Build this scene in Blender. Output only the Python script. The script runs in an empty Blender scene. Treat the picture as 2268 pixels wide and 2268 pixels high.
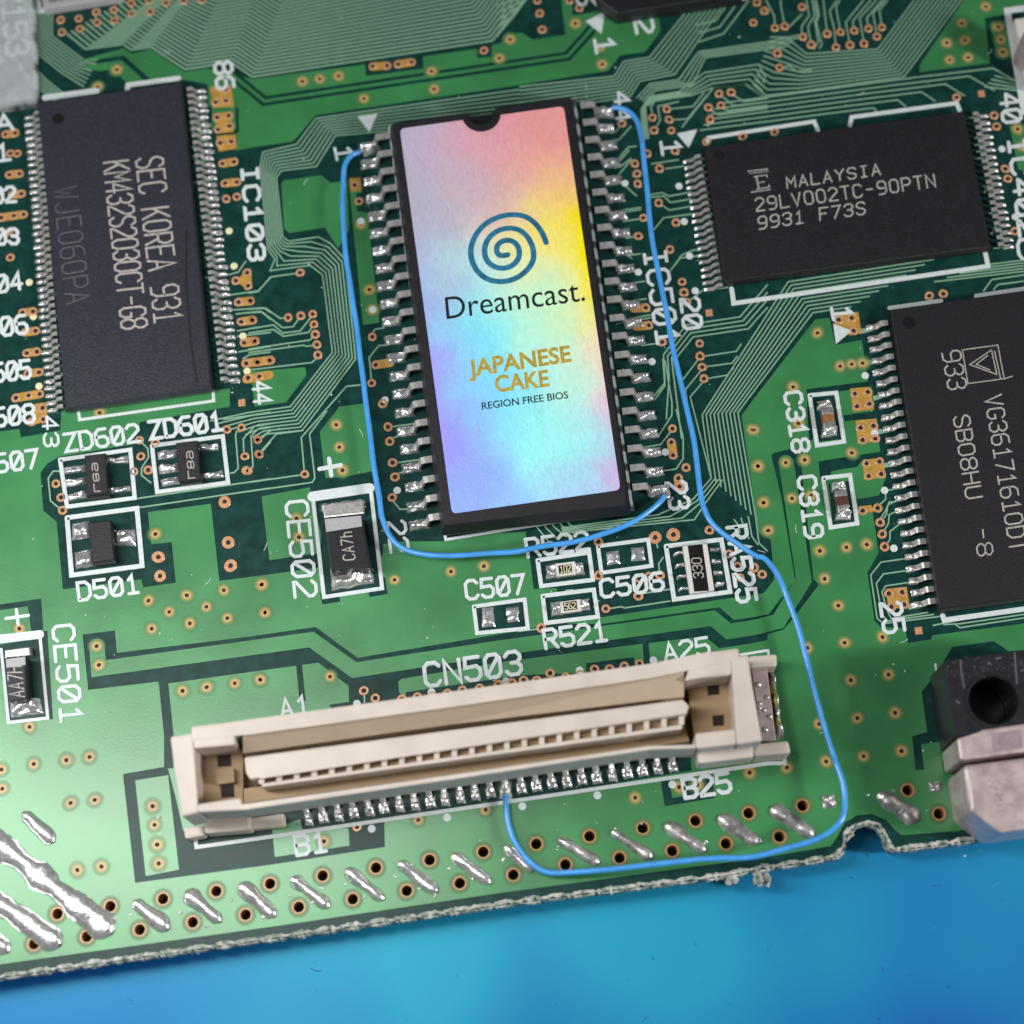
import bpy, bmesh, math, random
from math import sin, cos, pi, radians
from mathutils import Vector, Matrix, noise
from mathutils.geometry import delaunay_2d_cdt
rnd = random.Random(7)
S = bpy.context.scene
COL = S.collection
# ---------------------------------------------------------------- camera, world, lamps (1 unit = 1 mm)
S.unit_settings.system = 'METRIC'
S.unit_settings.scale_length = 0.001
FPX, HALF = 4500.0, 1134.0
RX, RY, RZ = 0.286620, 0.0217144, -0.1390106
CAMPOS = Vector((-2.2667, -24.1825, 122.622))
ROT = Matrix.Rotation(RZ, 3, 'Z') @ Matrix.Rotation(RY, 3, 'Y') @ Matrix.Rotation(RX, 3, 'X')
cam = bpy.data.cameras.new("camera")
cam_o = bpy.data.objects.new("camera", cam)
COL.objects.link(cam_o)
cam_o.matrix_world = Matrix.Translation(CAMPOS) @ ROT.to_4x4()
cam.sensor_width = 36.0
cam.lens = 36.0 * FPX / (2 * HALF)
cam.clip_start, cam.clip_end = 1.0, 2000.0
cam.dof.use_dof = True
cam.dof.focus_distance = 126.5
cam.dof.aperture_fstop = 0.001 * cam.lens / 2.8
cam.dof.aperture_blades = 7
S.camera = cam_o
W = bpy.data.worlds.new("World")
S.world = W
W.use_nodes = True
W.node_tree.nodes["Background"].inputs[0].default_value = (0.86, 0.93, 1.0, 1)
W.node_tree.nodes["Background"].inputs[1].default_value = 0.085


def lamp(name, loc, aim, sx, sy, power, colr=(1, 1, 1)):
    d = bpy.data.lights.new(name, 'AREA')
    d.shape, d.size, d.size_y, d.energy, d.color = 'RECTANGLE', sx, sy, power, colr
    o = bpy.data.objects.new(name, d)
    COL.objects.link(o)
    o.location = loc
    o.rotation_euler = (Vector(aim) - Vector(loc)).to_track_quat('-Z', 'Y').to_euler()
    return o


lamp("desk_lamp", (-53, 8, 66), (-8, 0, 0), 16, 96, 60000, (1, 0.99, 0.97))
lamp("desk_lamp", (130, -46, 96), (12, -8, 0), 16, 28, 142000, (1, 0.98, 0.95))
S.view_settings.view_transform = 'Standard'
S.view_settings.look = 'None'
S.view_settings.exposure = 0.42
S.view_settings.gamma = 1.0

# ---------------------------------------------------------------- measuring the photograph
TILE = {'P': (0, 0, 1.0)}
for i, c in enumerate("ABCD"):
    for j in range(4):
        TILE[c + str(j)] = ((0, 550, 1100, 1668)[j], (0, 550, 1100, 1668)[i], 3.22)
TILE.update(Z1=(360, 1540, 4.83), Z2=(1440, 1400, 5.52), Z3=(2020, 1400, 4.2), Z4=(2120, 0, 6.44),
            Z5=(760, 1440, 2.611), SW=(1020, 450, 8.782), Z6=(1470, 1180, 9.66), Z7=(0, 1360, 6.9), Z8=(1180, 1180, 6.44))


def photo(s):
    t, out = TILE['P'], []
    for tok in s.replace(':', ': ').split():
        if tok.endswith(':'):
            t = TILE[tok[:-1]]
        else:
            a, b = tok.split(',')
            out.append((t[0] + float(a) / t[2], t[1] + float(b) / t[2]))
    return out


def at(p, z=0.0):
    """photo point -> millimetres on the plane at height z above the board"""
    d = ROT @ Vector(((p[0] - HALF) / FPX, -(p[1] - HALF) / FPX, -1.0))
    k = (z - CAMPOS.z) / d.z
    return Vector((CAMPOS.x + d.x * k, CAMPOS.y + d.y * k))


def B(s, z=0.0):
    return [at(p, z) for p in photo(s)]


MMPX = (at((1234, 1134)) - at((1134, 1134))).length / 100
TP = MMPX / 3.22          # one tile pixel in mm

# ---------------------------------------------------------------- materials


def mat(name, base, rough=0.5, metal=0.0, noise_scale=None, noise_amt=0.0, bump=0.0, bump_scale=40.0, spec=0.5,
        coat=0.0, coat_rough=0.1, dark=None, rough_var=0.0, bump_dist=0.02):
    m = bpy.data.materials.new(name)
    m.use_nodes = True
    nt = m.node_tree
    b = nt.nodes["Principled BSDF"]
    b.inputs['Base Color'].default_value = (*base, 1)
    b.inputs['Roughness'].default_value = rough
    b.inputs['Metallic'].default_value = metal
    b.inputs['Specular IOR Level'].default_value = spec
    b.inputs['Coat Weight'].default_value = coat
    b.inputs['Coat Roughness'].default_value = coat_rough
    tc = nt.nodes.new('ShaderNodeTexCoord')
    if noise_scale:
        n = nt.nodes.new('ShaderNodeTexNoise')
        n.inputs['Scale'].default_value = noise_scale
        n.inputs['Detail'].default_value = 5
        nt.links.new(tc.outputs['Object'], n.inputs['Vector'])
        r = nt.nodes.new('ShaderNodeValToRGB')
        dk = dark or tuple(c * (1 - noise_amt) for c in base)
        lt = tuple(min(1, c * (1 + noise_amt * 0.6)) for c in base)
        r.color_ramp.elements[0].position, r.color_ramp.elements[1].position = 0.32, 0.68
        r.color_ramp.elements[0].color, r.color_ramp.elements[1].color = (*dk, 1), (*lt, 1)
        nt.links.new(n.outputs['Fac'], r.inputs[0])
        nt.links.new(r.outputs[0], b.inputs['Base Color'])
        if rough_var:
            mr = nt.nodes.new('ShaderNodeMapRange')
            mr.inputs['To Min'].default_value, mr.inputs['To Max'].default_value = max(0.02, rough - rough_var), rough + rough_var
            nt.links.new(n.outputs['Fac'], mr.inputs['Value'])
            nt.links.new(mr.outputs[0], b.inputs['Roughness'])
    if bump:
        n2 = nt.nodes.new('ShaderNodeTexNoise')
        n2.inputs['Scale'].default_value = bump_scale
        n2.inputs['Detail'].default_value = 4
        nt.links.new(tc.outputs['Object'], n2.inputs['Vector'])
        bp = nt.nodes.new('ShaderNodeBump')
        bp.inputs['Strength'].default_value = bump
        bp.inputs['Distance'].default_value = bump_dist
        nt.links.new(n2.outputs['Fac'], bp.inputs['Height'])
        nt.links.new(bp.outputs[0], b.inputs['Normal'])
    return m


M = dict(
    laminate=mat('bare_board', (0.0055, 0.041, 0.035), 0.34, spec=0.22, noise_scale=1.2, noise_amt=0.35, bump=0.10, bump_scale=9, bump_dist=0.03, rough_var=0.05),
    copper=mat('masked_copper', (0.040, 0.225, 0.072), 0.32, 0.10, spec=0.8, noise_scale=0.22, noise_amt=0.2, bump=0.13, bump_scale=7, bump_dist=0.03, rough_var=0.05),
    trace=mat('masked_trace', (0.25, 0.44, 0.30), 0.38, 0.15),
    ring=mat('annular_ring', (0.60, 0.315, 0.165), 0.34, 0.2, noise_scale=6, noise_amt=0.2),
    gold=mat('tinned_copper_patch', (0.50, 0.285, 0.055), 0.33, 0.1, noise_scale=2, noise_amt=0.25),
    hole=mat('hole_shadow', (0.012, 0.006, 0.004), 0.7),
    silk=mat('silkscreen_ink', (0.60, 0.66, 0.67), 0.5, noise_scale=5, noise_amt=0.1, bump=0.25, bump_scale=14),
    silk_yellow=mat('silkscreen_ink_over_flux', (0.70, 0.68, 0.40), 0.5),
    epoxy=mat('chip_epoxy', (0.014, 0.0125, 0.017), 0.46, spec=0.4, noise_scale=10, noise_amt=0.5, bump=0.6, bump_scale=11, bump_dist=0.045),
    epoxy_grey=mat('chip_epoxy_bluish', (0.028, 0.028, 0.042), 0.38, noise_scale=10, noise_amt=0.4, bump=0.6, bump_scale=11, bump_dist=0.045),  # greyer and bluer than the other chips' epoxy
    ink=mat('chip_print', (0.40, 0.375, 0.345), 0.6, noise_scale=9, noise_amt=0.35),
    ink_faint=mat('chip_print_faint', (0.10, 0.10, 0.12), 0.6, noise_scale=9, noise_amt=0.4),
    lead=mat('tinned_lead', (0.68, 0.66, 0.64), 0.34, 0.65, noise_scale=7, noise_amt=0.25, bump=0.25, bump_scale=10),
    solder=mat('solder', (0.88, 0.87, 0.87), 0.22, 0.82, noise_scale=4, noise_amt=0.22, bump=0.4, bump_scale=5, rough_var=0.1, bump_dist=0.06),
    solder_dull=mat('dull_solder', (0.60, 0.58, 0.57), 0.33, 0.75, noise_scale=1.6, noise_amt=0.5, bump=0.5, bump_scale=4, rough_var=0.12, bump_dist=0.08),
    ivory_shaded=mat('ivory_nylon_shaded', (0.40, 0.275, 0.15), 0.6, noise_scale=0.6, noise_amt=0.06),  # trough shade and warm bounced light put into the ivory's colour
    ivory_lip_shaded=mat('ivory_nylon_lip_shaded', (0.50, 0.405, 0.305), 0.55, noise_scale=0.6, noise_amt=0.06),  # half-shaded copy of the ivory for the sloping lip
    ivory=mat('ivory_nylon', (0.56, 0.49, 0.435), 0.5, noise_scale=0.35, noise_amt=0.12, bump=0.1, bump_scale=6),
    tantalum=mat('capacitor_case', (0.013, 0.013, 0.016), 0.45, spec=0.3, noise_scale=12, noise_amt=0.3, bump=0.35, bump_scale=12),
    band=mat('polarity_band', (0.36, 0.36, 0.38), 0.5, noise_scale=10, noise_amt=0.2),
    tin=mat('tinned_terminal', (0.68, 0.67, 0.65), 0.32, 0.85, noise_scale=4, noise_amt=0.25, bump=0.3, bump_scale=7),
    ceramic=mat('ceramic_white', (0.62, 0.60, 0.57), 0.45),
    resist=mat('resistor_glaze', (0.010, 0.009, 0.009), 0.25),
    mlcc=mat('capacitor_ceramic', (0.27, 0.125, 0.045), 0.4, noise_scale=8, noise_amt=0.25),
    mlcc_dark=mat('capacitor_ceramic_dark', (0.085, 0.036, 0.026), 0.4, noise_scale=8, noise_amt=0.25),
    wire=mat('wire_insulation', (0.065, 0.335, 0.80), 0.28, coat=0.3, coat_rough=0.15, noise_scale=1.1, noise_amt=0.15),
    bare=mat('stripped_wire', (0.75, 0.76, 0.78), 0.25, 0.8),
    fibre=mat('routed_glass_fibre', (0.50, 0.48, 0.45), 0.7, noise_scale=2.4, noise_amt=0.3, dark=(0.07, 0.13, 0.095), bump=0.5, bump_scale=6),
    board_side=mat('board_side', (0.03, 0.10, 0.075), 0.6, noise_scale=4, noise_amt=0.4),
    blackplastic=mat('jack_plastic', (0.013, 0.012, 0.017), 0.42, spec=0.4, noise_scale=2.2, noise_amt=0.5, bump=0.25, bump_scale=6),
    nickel=mat('nickel_shell', (0.64, 0.51, 0.51), 0.38, 0.55, noise_scale=1.2, noise_amt=0.22, bump=0.15, bump_scale=8, rough_var=0.08),
    inset=mat('shell_inset', (0.34, 0.26, 0.28), 0.5, 0.3, noise_scale=3, noise_amt=0.2),
    rust=mat('rust_specks', (0.16, 0.07, 0.06), 0.8),
    scratch=mat('scuff', (0.16, 0.16, 0.19), 0.5),
    dust=mat('dust', (0.62, 0.70, 0.66), 0.7),
    blackprint=mat('black_print', (0.010, 0.012, 0.014), 0.35),
    blueprint=mat('blue_print', (0.035, 0.235, 0.40), 0.30, 0.35, noise_scale=3, noise_amt=0.35),
    goldprint=mat('gold_print', (0.60, 0.44, 0.06), 0.32, 0.3, noise_scale=5, noise_amt=0.3),
    flux=mat('flux_residue', (0.30, 0.26, 0.04), 0.2),
)


def halo_material(r0=0.17, rm=0.30, r1=0.55, c0=(0.60, 0.36, 0.13, 1), cm=(0.33, 0.34, 0.115, 1), f0=0.22, f1=0.60):
    """gold showing through the thin mask round a via: colour by distance from the via's own centre"""
    m = bpy.data.materials.new('via_halo')
    m.use_nodes = True
    nt = m.node_tree
    b = nt.nodes["Principled BSDF"]
    b.inputs['Roughness'].default_value = 0.34
    tc = nt.nodes.new('ShaderNodeTexCoord')
    ln = nt.nodes.new('ShaderNodeVectorMath')
    ln.operation = 'LENGTH'
    nt.links.new(tc.outputs['Object'], ln.inputs[0])
    r = nt.nodes.new('ShaderNodeValToRGB')
    e = r.color_ramp.elements
    e[0].position, e[0].color = r0, c0
    e[1].position, e[1].color = r1, (0.075, 0.290, 0.115, 1)
    k = e.new(rm)
    k.color = cm
    nt.links.new(ln.outputs['Value'], r.inputs[0])
    nt.links.new(r.outputs[0], b.inputs['Base Color'])
    tr = nt.nodes.new('ShaderNodeBsdfTransparent')
    mx = nt.nodes.new('ShaderNodeMixShader')
    mr = nt.nodes.new('ShaderNodeMapRange')
    mr.inputs['From Min'].default_value, mr.inputs['From Max'].default_value = f0, f1
    mr.inputs['To Min'].default_value, mr.inputs['To Max'].default_value = 0.95, 0.0
    nt.links.new(ln.outputs['Value'], mr.inputs['Value'])
    nt.links.new(mr.outputs[0], mx.inputs[0])
    nt.links.new(tr.outputs[0], mx.inputs[1])
    nt.links.new(b.outputs[0], mx.inputs[2])
    nt.links.new(mx.outputs[0], nt.nodes['Material Output'].inputs[0])
    return m


M['halo'] = halo_material()
M['hole_halo'] = halo_material(0.36, 0.46, 0.62, (0.30, 0.15, 0.05, 1), (0.16, 0.17, 0.05, 1), 0.42, 0.70)

# ---------------------------------------------------------------- mesh helpers


def link(name, bm, m, parent=None, smooth=False, loc=None, rz=0.0):
    me = bpy.data.meshes.new(name)
    bm.to_mesh(me)
    bm.free()
    for mm in (m if isinstance(m, (list, tuple)) else [m]):
        me.materials.append(mm)
    if smooth:
        for p in me.polygons:
            p.use_smooth = True
    o = bpy.data.objects.new(name, me)
    COL.objects.link(o)
    if parent:
        o.parent = parent
    if loc is not None:
        o.location = loc
    o.rotation_euler.z = rz
    return o


def copy_tree(o, parent=None):
    c = o.copy()
    COL.objects.link(c)
    if parent:
        c.parent = parent
    for ch in list(o.children):
        copy_tree(ch, c)
    return c


def thing(name, label, cat, loc=(0, 0, 0), group=None, rz=0.0):
    o = bpy.data.objects.new(name, None)
    COL.objects.link(o)
    o.location = loc
    o.rotation_euler.z = rz
    o.empty_display_size = 1.0
    o['label'], o['category'] = label, cat
    if group:
        o['group'] = group
    return o


def area2(p):
    return sum(p[i - 1][0] * p[i][1] - p[i][0] * p[i - 1][1] for i in range(len(p)))


def ccw(p):
    return list(p) if area2(p) > 0 else list(reversed(p))


def add_prism(bm, pts, z0, z1, bevel=0.0, mi=0):
    pts = ccw(pts)
    bot = [bm.verts.new((p[0], p[1], z0)) for p in pts]
    top = [bm.verts.new((p[0], p[1], z1)) for p in pts]
    n = len(pts)
    fs = [bm.faces.new(top), bm.faces.new(list(reversed(bot)))]
    for i in range(n):
        fs.append(bm.faces.new((bot[i], bot[(i + 1) % n], top[(i + 1) % n], top[i])))
    for f in fs:
        f.material_index = mi
    if bevel:
        ts = set(top)
        ed = [e for e in {e for v in top for e in v.link_edges} if e.verts[0] in ts or e.verts[1] in ts]
        bmesh.ops.bevel(bm, geom=ed, offset=bevel, segments=2, affect='EDGES', profile=0.6, clamp_overlap=True)
    return fs


def prism(name, pts, z0, z1, m, parent=None, bevel=0.0, base=None):
    bm = bmesh.new()
    add_prism(bm, pts, z0, z1, bevel)
    return link(name, bm, m, parent)


def inset_poly(pts, d):
    """move every corner of a ccw polygon inwards by d"""
    pts = ccw(pts)
    out = []
    n = len(pts)
    for i in range(n):
        a, b, c = Vector(pts[i - 1][:2]), Vector(pts[i][:2]), Vector(pts[(i + 1) % n][:2])
        e1, e2 = (b - a).normalized(), (c - b).normalized()
        n1, n2 = Vector((-e1.y, e1.x)), Vector((-e2.y, e2.x))
        q = n1 + n2
        q = q / max(0.25, q.length_squared) * 2
        out.append(b + q * d)
    return out


def add_rings(bm, rings, cap=True, mi=0):
    """rings: list of lists of 3d points, bottom to top"""
    vs = [[bm.verts.new(p) for p in r] for r in rings]
    n = len(vs[0])
    for a, b in zip(vs, vs[1:]):
        for i in range(n):
            f = bm.faces.new((a[i], a[(i + 1) % n], b[(i + 1) % n], b[i]))
            f.material_index = mi
    if cap:
        bm.faces.new(vs[-1]).material_index = mi
        bm.faces.new(list(reversed(vs[0]))).material_index = mi


def chip_body(pts, z1, z0=0.08, flare=0.15, parent=None, m=None, name='body'):
    p = ccw(pts)
    zm = (z0 + z1) / 2
    rings = []
    for d, z in ((0.0, z0), (-flare, zm - 0.06), (-flare, zm + 0.06), (-0.03, z1 - 0.05), (0.03, z1)):
        rings.append([(q[0], q[1], z) for q in inset_poly(p, d)])
    bm = bmesh.new()
    add_rings(bm, rings)
    return link(name, bm, m, parent)


def offset_line(pts, w):
    """left and right sides of a polyline, mitred"""
    L, R = [], []
    n = len(pts)
    for i in range(n):
        if i == 0:
            d = (pts[1] - pts[0]).normalized()
            nn, k = Vector((-d.y, d.x)), 1
        elif i == n - 1:
            d = (pts[-1] - pts[-2]).normalized()
            nn, k = Vector((-d.y, d.x)), 1
        else:
            d1, d2 = (pts[i] - pts[i - 1]).normalized(), (pts[i + 1] - pts[i]).normalized()
            nn = Vector((-d1.y - d2.y, d1.x + d2.x))
            if nn.length < 1e-4:
                nn = Vector((-d1.y, d1.x))
            nn.normalize()
            k = 1 / max(0.45, nn.dot(Vector((-d1.y, d1.x))))
        L.append(pts[i] + nn * (w / 2 * k))
        R.append(pts[i] - nn * (w / 2 * k))
    return L, R


def clean(pts):
    out = [pts[0]]
    for p in pts[1:]:
        if (p - out[-1]).length > 1e-4:
            out.append(p)
    return out


def add_stroke(bm, pts, w, z0, z1, caps=True, mi=0):
    """a flat ribbon with thickness, rounded ends"""
    pts = clean(pts)
    if len(pts) < 2:
        return
    closed = (pts[0] - pts[-1]).length < 1e-3 and len(pts) > 3
    L, R = offset_line(pts, w)
    tl = [bm.verts.new((p.x, p.y, z1)) for p in L]
    tr = [bm.verts.new((p.x, p.y, z1)) for p in R]
    bl = [bm.verts.new((p.x, p.y, z0)) for p in L]
    br = [bm.verts.new((p.x, p.y, z0)) for p in R]
    for i in range(len(pts) - 1):
        for q in ((tr[i], tr[i + 1], tl[i + 1], tl[i]), (tl[i], tl[i + 1], bl[i + 1], bl[i]), (br[i], br[i + 1], tr[i + 1], tr[i])):
            bm.faces.new(q).material_index = mi
    if caps:
        for ci, (end, d) in enumerate( ((0, (pts[0] - pts[1]).normalized()), (-1, (pts[-1] - pts[-2]).normalized()))):
            c = pts[end]
            nn = Vector((-d.y, d.x))
            arc = [c + nn * (w / 2 * cos(a)) + d * (w / 2 * sin(a)) for a in (pi * k / 6 for k in range(7))]
            t = [bm.verts.new((p.x, p.y, z1 - 0.0007 * (1 + ci))) for p in arc]
            b = [bm.verts.new((p.x, p.y, z0)) for p in arc]
            f = bm.faces.new(t if area2(arc) > 0 else t[::-1])
            f.material_index = mi
            for i in range(6):
                bm.faces.new((t[i], t[i + 1], b[i + 1], b[i])).material_index = mi


def add_mound(bm, quad, h, n=7, rough=0.25, z0=0.02, seed=0, p=4, mi=0):
    """a lump of solder over a four-cornered patch"""
    a, b, c, d = [Vector(q[:2]) for q in quad]
    off = Vector((seed * 3.7, seed * 1.9, 0))
    g = []
    for i in range(n + 1):
        row = []
        for j in range(n + 1):
            u, v = i / n, j / n
            q = (a * (1 - u) + b * u) * (1 - v) + (d * (1 - u) + c * u) * v
            e = (1 - abs(2 * u - 1) ** p) * (1 - abs(2 * v - 1) ** p)
            k = noise.noise(Vector((q.x * 1.8, q.y * 1.8, 0)) + off)
            k2 = noise.noise(Vector((q.x * 4.5, q.y * 4.5, 3)) + off)
            z = z0 + h * max(0, e) ** 0.6 * (1 + rough * (k * 1.6 + k2))
            jit = 0.16 * rough
            q = q + Vector((k2, k)) * jit
            row.append(bm.verts.new((q.x, q.y, z)))
        g.append(row)
    flip = area2([a, b, c, d]) < 0
    for i in range(n):
        for j in range(n):
            f = (g[i][j], g[i + 1][j], g[i + 1][j + 1], g[i][j + 1])
            bm.faces.new(f[::-1] if flip else f).material_index = mi


_ms = [0]


def mound(name, quad, h, m, parent=None, **kw):
    bm = bmesh.new()
    _ms[0] += 1
    kw.setdefault('seed', _ms[0])
    add_mound(bm, quad, h, **kw)
    return link(name, bm, m, parent, smooth=True)


def add_ball(bm, c, r, squash=1.0, jit=0.25, sub=1):
    res = bmesh.ops.create_icosphere(bm, subdivisions=sub, radius=1.0)
    for v in res['verts']:
        k = 1 + jit * noise.noise(v.co * 1.7 + Vector(c) * 3)
        v.co = Vector((c[0] + v.co.x * r * k, c[1] + v.co.y * r * k, c[2] + v.co.z * r * squash * k))


def disc(c, r, n=20, a0=0.0):
    return [Vector((c[0] + r * cos(a0 + 2 * pi * k / n), c[1] + r * sin(a0 + 2 * pi * k / n))) for k in range(n)]


# ---------------------------------------------------------------- stroke lettering (the drawn lettering of the board and chips)
O_ = [(0, 1.1), (0, 4.9), (1, 6), (3, 6), (4, 4.9), (4, 1.1), (3, 0), (1, 0), (0, 1.1)]
GL = {
    '0': [O_, [(0.5, 0.9), (3.5, 5.1)]], 'o': [O_],
    '1': [[(0.9, 4.7), (2.1, 6), (2.1, 0)], [(0.5, 0), (3.7, 0)]], 'i': [[(1.2, 5), (2, 6), (2, 0)]],
    '2': [[(0, 5), (1, 6), (3, 6), (4, 5), (4, 3.9), (0, 0.6), (0, 0), (4, 0)]],
    '3': [[(0, 5), (1, 6), (3, 6), (4, 5), (4, 4), (3, 3.1), (1.6, 3.1)], [(3, 3.1), (4, 2.2), (4, 1), (3, 0), (1, 0), (0, 1)]],
    '4': [[(3, 0), (3, 6), (0, 1.9)], [(0, 1.8), (4, 1.8)]],
    '5': [[(3.8, 6), (0.2, 6), (0, 3.4), (3, 3.6), (4, 2.6), (4, 1), (3, 0), (1, 0), (0, 0.9)]],
    '6': [[(3.6, 6), (1.2, 6), (0, 4.8), (0, 1), (1, 0), (3, 0), (4, 1), (4, 2.4), (3, 3.4), (0, 3.3)]],
    '7': [[(0, 6), (4, 6), (1.2, 0)]],
    '8': [[(1, 3.2), (0, 4.1), (0, 5.1), (1, 6), (3, 6), (4, 5.1), (4, 4.1), (3, 3.2), (1, 3.2)], [(1, 3.1), (0, 2.2), (0, 1), (1, 0), (3, 0), (4, 1), (4, 2.2), (3, 3.1)]],
    '9': [[(0.4, 0), (2.8, 0), (4, 1.2), (4, 5), (3, 6), (1, 6), (0, 5), (0, 3.6), (1, 2.7), (4, 2.8)]],
    'A': [[(0, 0), (2, 6), (4, 0)], [(0.7, 2), (3.3, 2)]],
    'B': [[(0, 0), (0, 6), (3, 6), (4, 5.2), (4, 4), (3, 3.1), (0, 3.1)], [(3, 3.1), (4, 2.3), (4, 0.9), (3, 0), (0, 0)]],
    'C': [[(4, 5), (3, 6), (1, 6), (0, 5), (0, 1), (1, 0), (3, 0), (4, 1)]],
    'D': [[(0, 0), (0, 6), (2.6, 6), (4, 4.6), (4, 1.4), (2.6, 0), (0, 0)]],
    'E': [[(4, 6), (0, 6), (0, 0), (4, 0)], [(0, 3.1), (3, 3.1)]],
    'F': [[(4, 6), (0, 6), (0, 0)], [(0, 3.1), (3, 3.1)]],
    'G': [[(4, 5), (3, 6), (1, 6), (0, 5), (0, 1), (1, 0), (3, 0), (4, 1), (4, 2.6), (2.4, 2.6)]],
    'H': [[(0, 0), (0, 6)], [(4, 0), (4, 6)], [(0, 3.1), (4, 3.1)]],
    'I': [[(2, 0), (2, 6)], [(0.7, 0), (3.3, 0)], [(0.7, 6), (3.3, 6)]],
    'J': [[(3.6, 6), (3.6, 1), (2.6, 0), (1, 0), (0, 1)]],
    'K': [[(0, 0), (0, 6)], [(4, 6), (0, 2.4)], [(1.4, 3.6), (4, 0)]],
    'L': [[(0, 6), (0, 0), (4, 0)]],
    'M': [[(0, 0), (0, 6), (2, 2.5), (4, 6), (4, 0)]],
    'N': [[(0, 0), (0, 6), (4, 0), (4, 6)]],
    'O': [O_],
    'P': [[(0, 0), (0, 6), (3, 6), (4, 5), (4, 3.7), (3, 2.7), (0, 2.7)]],
    'R': [[(0, 0), (0, 6), (3, 6), (4, 5), (4, 3.9), (3, 2.9), (0, 2.9)], [(2, 2.9), (4, 0)]],
    'S': [[(4, 5), (3, 6), (1, 6), (0, 5), (0, 4.1), (1, 3.3), (3, 2.8), (4, 2), (4, 1), (3, 0), (1, 0), (0, 1)]],
    'T': [[(2, 0), (2, 6)], [(0, 6), (4, 6)]],
    'U': [[(0, 6), (0, 1), (1, 0), (3, 0), (4, 1), (4, 6)]],
    'V': [[(0, 6), (2, 0), (4, 6)]],
    'W': [[(0, 6), (1, 0), (2, 4), (3, 0), (4, 6)]],
    'Y': [[(0, 6), (2, 3), (4, 6)], [(2, 3), (2, 0)]],
    'Z': [[(0, 6), (4, 6), (0, 0), (4, 0)]],
    '-': [[(0.6, 3), (3.4, 3)]], '+': [[(2, 0.6), (2, 5.4)], [(-0.2, 3), (4.2, 3)]],
    'h': [[(0.4, 0), (0.4, 6)], [(0.4, 3), (1.2, 4), (2.6, 4), (3.4, 3.2), (3.4, 0)]],
    ' ': [],
}


def lettering(name, text, spot, w, m, parent, z=0.05, z_plane=0.0, adv=5.5, th=0.03, plain=False):
    """spot: baseline start, baseline end, top of the first letter (photo points)"""
    p0, p1, p2 = spot if isinstance(spot, list) else B(spot, z_plane)
    total = adv * (len(text) - 1) + 4
    ex, ey = (p1 - p0) / total, (p2 - p0) / 6
    if plain:
        text = text.replace('0', 'o')
    bm = bmesh.new()
    k = 0
    for i, ch in enumerate(text):
        for st in GL[ch]:
            add_stroke(bm, [p0 + ex * (x + adv * i) + ey * y for x, y in st], w, z - th, z + k * 0.0015)
            k += 1
    return link(name, bm, m, parent)


# ================================================================ SETTING: the blue work mat
def mat_surface():
    m = bpy.data.materials.new('blue_silicone')
    m.use_nodes = True
    nt = m.node_tree
    b = nt.nodes["Principled BSDF"]
    tc = nt.nodes.new('ShaderNodeTexCoord')
    n1 = nt.nodes.new('ShaderNodeTexNoise')
    n1.inputs['Scale'].default_value = 0.035
    n1.inputs['Detail'].default_value = 2
    nt.links.new(tc.outputs['Object'], n1.inputs['Vector'])
    r = nt.nodes.new('ShaderNodeValToRGB')
    r.color_ramp.elements[0].position, r.color_ramp.elements[1].position = 0.43, 0.62
    r.color_ramp.elements[0].color = (0.008, 0.108, 0.38, 1)
    r.color_ramp.elements[1].color = (0.015, 0.275, 0.47, 1)  # teal zones stand in for lamp sheen, put into the base colour
    nt.links.new(n1.outputs['Fac'], r.inputs[0])
    # nicks and smudges
    n2 = nt.nodes.new('ShaderNodeTexNoise')
    n2.inputs['Scale'].default_value = 0.9
    n2.inputs['Detail'].default_value = 6
    n2.inputs['Roughness'].default_value = 0.7
    nt.links.new(tc.outputs['Object'], n2.inputs['Vector'])
    r2 = nt.nodes.new('ShaderNodeValToRGB')
    r2.color_ramp.elements[0].position, r2.color_ramp.elements[1].position = 0.66, 0.70
    nt.links.new(n2.outputs['Fac'], r2.inputs[0])
    mx = nt.nodes.new('ShaderNodeMixRGB')
    mx.inputs[2].default_value = (0.006, 0.09, 0.32, 1)
    nt.links.new(r2.outputs[0], mx.inputs[0])
    nt.links.new(r.outputs[0], mx.inputs[1])
    nt.links.new(mx.outputs[0], b.inputs['Base Color'])
    b.inputs['Roughness'].default_value = 0.40
    b.inputs['Specular IOR Level'].default_value = 0.8
    b.inputs['Specular Tint'].default_value = (0.25, 0.95, 1.0, 1)
    n3 = nt.nodes.new('ShaderNodeTexNoise')
    n3.inputs['Scale'].default_value = 9
    n3.inputs['Detail'].default_value = 5
    nt.links.new(tc.outputs['Object'], n3.inputs['Vector'])
    bp = nt.nodes.new('ShaderNodeBump')
    bp.inputs['Strength'].default_value = 0.085
    bp.inputs['Distance'].default_value = 0.05
    nt.links.new(n3.outputs['Fac'], bp.inputs['Height'])
    nt.links.new(bp.outputs[0], b.inputs['Normal'])
    bm = bmesh.new()
    add_prism(bm, [(-170, -150), (170, -150), (170, 150), (-170, 150)], -4.6, -2.4)
    o = link('work_mat', bm, m)
    o['kind'] = 'structure'
    o['label'] = 'smooth blue silicone mat under the circuit board'


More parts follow.
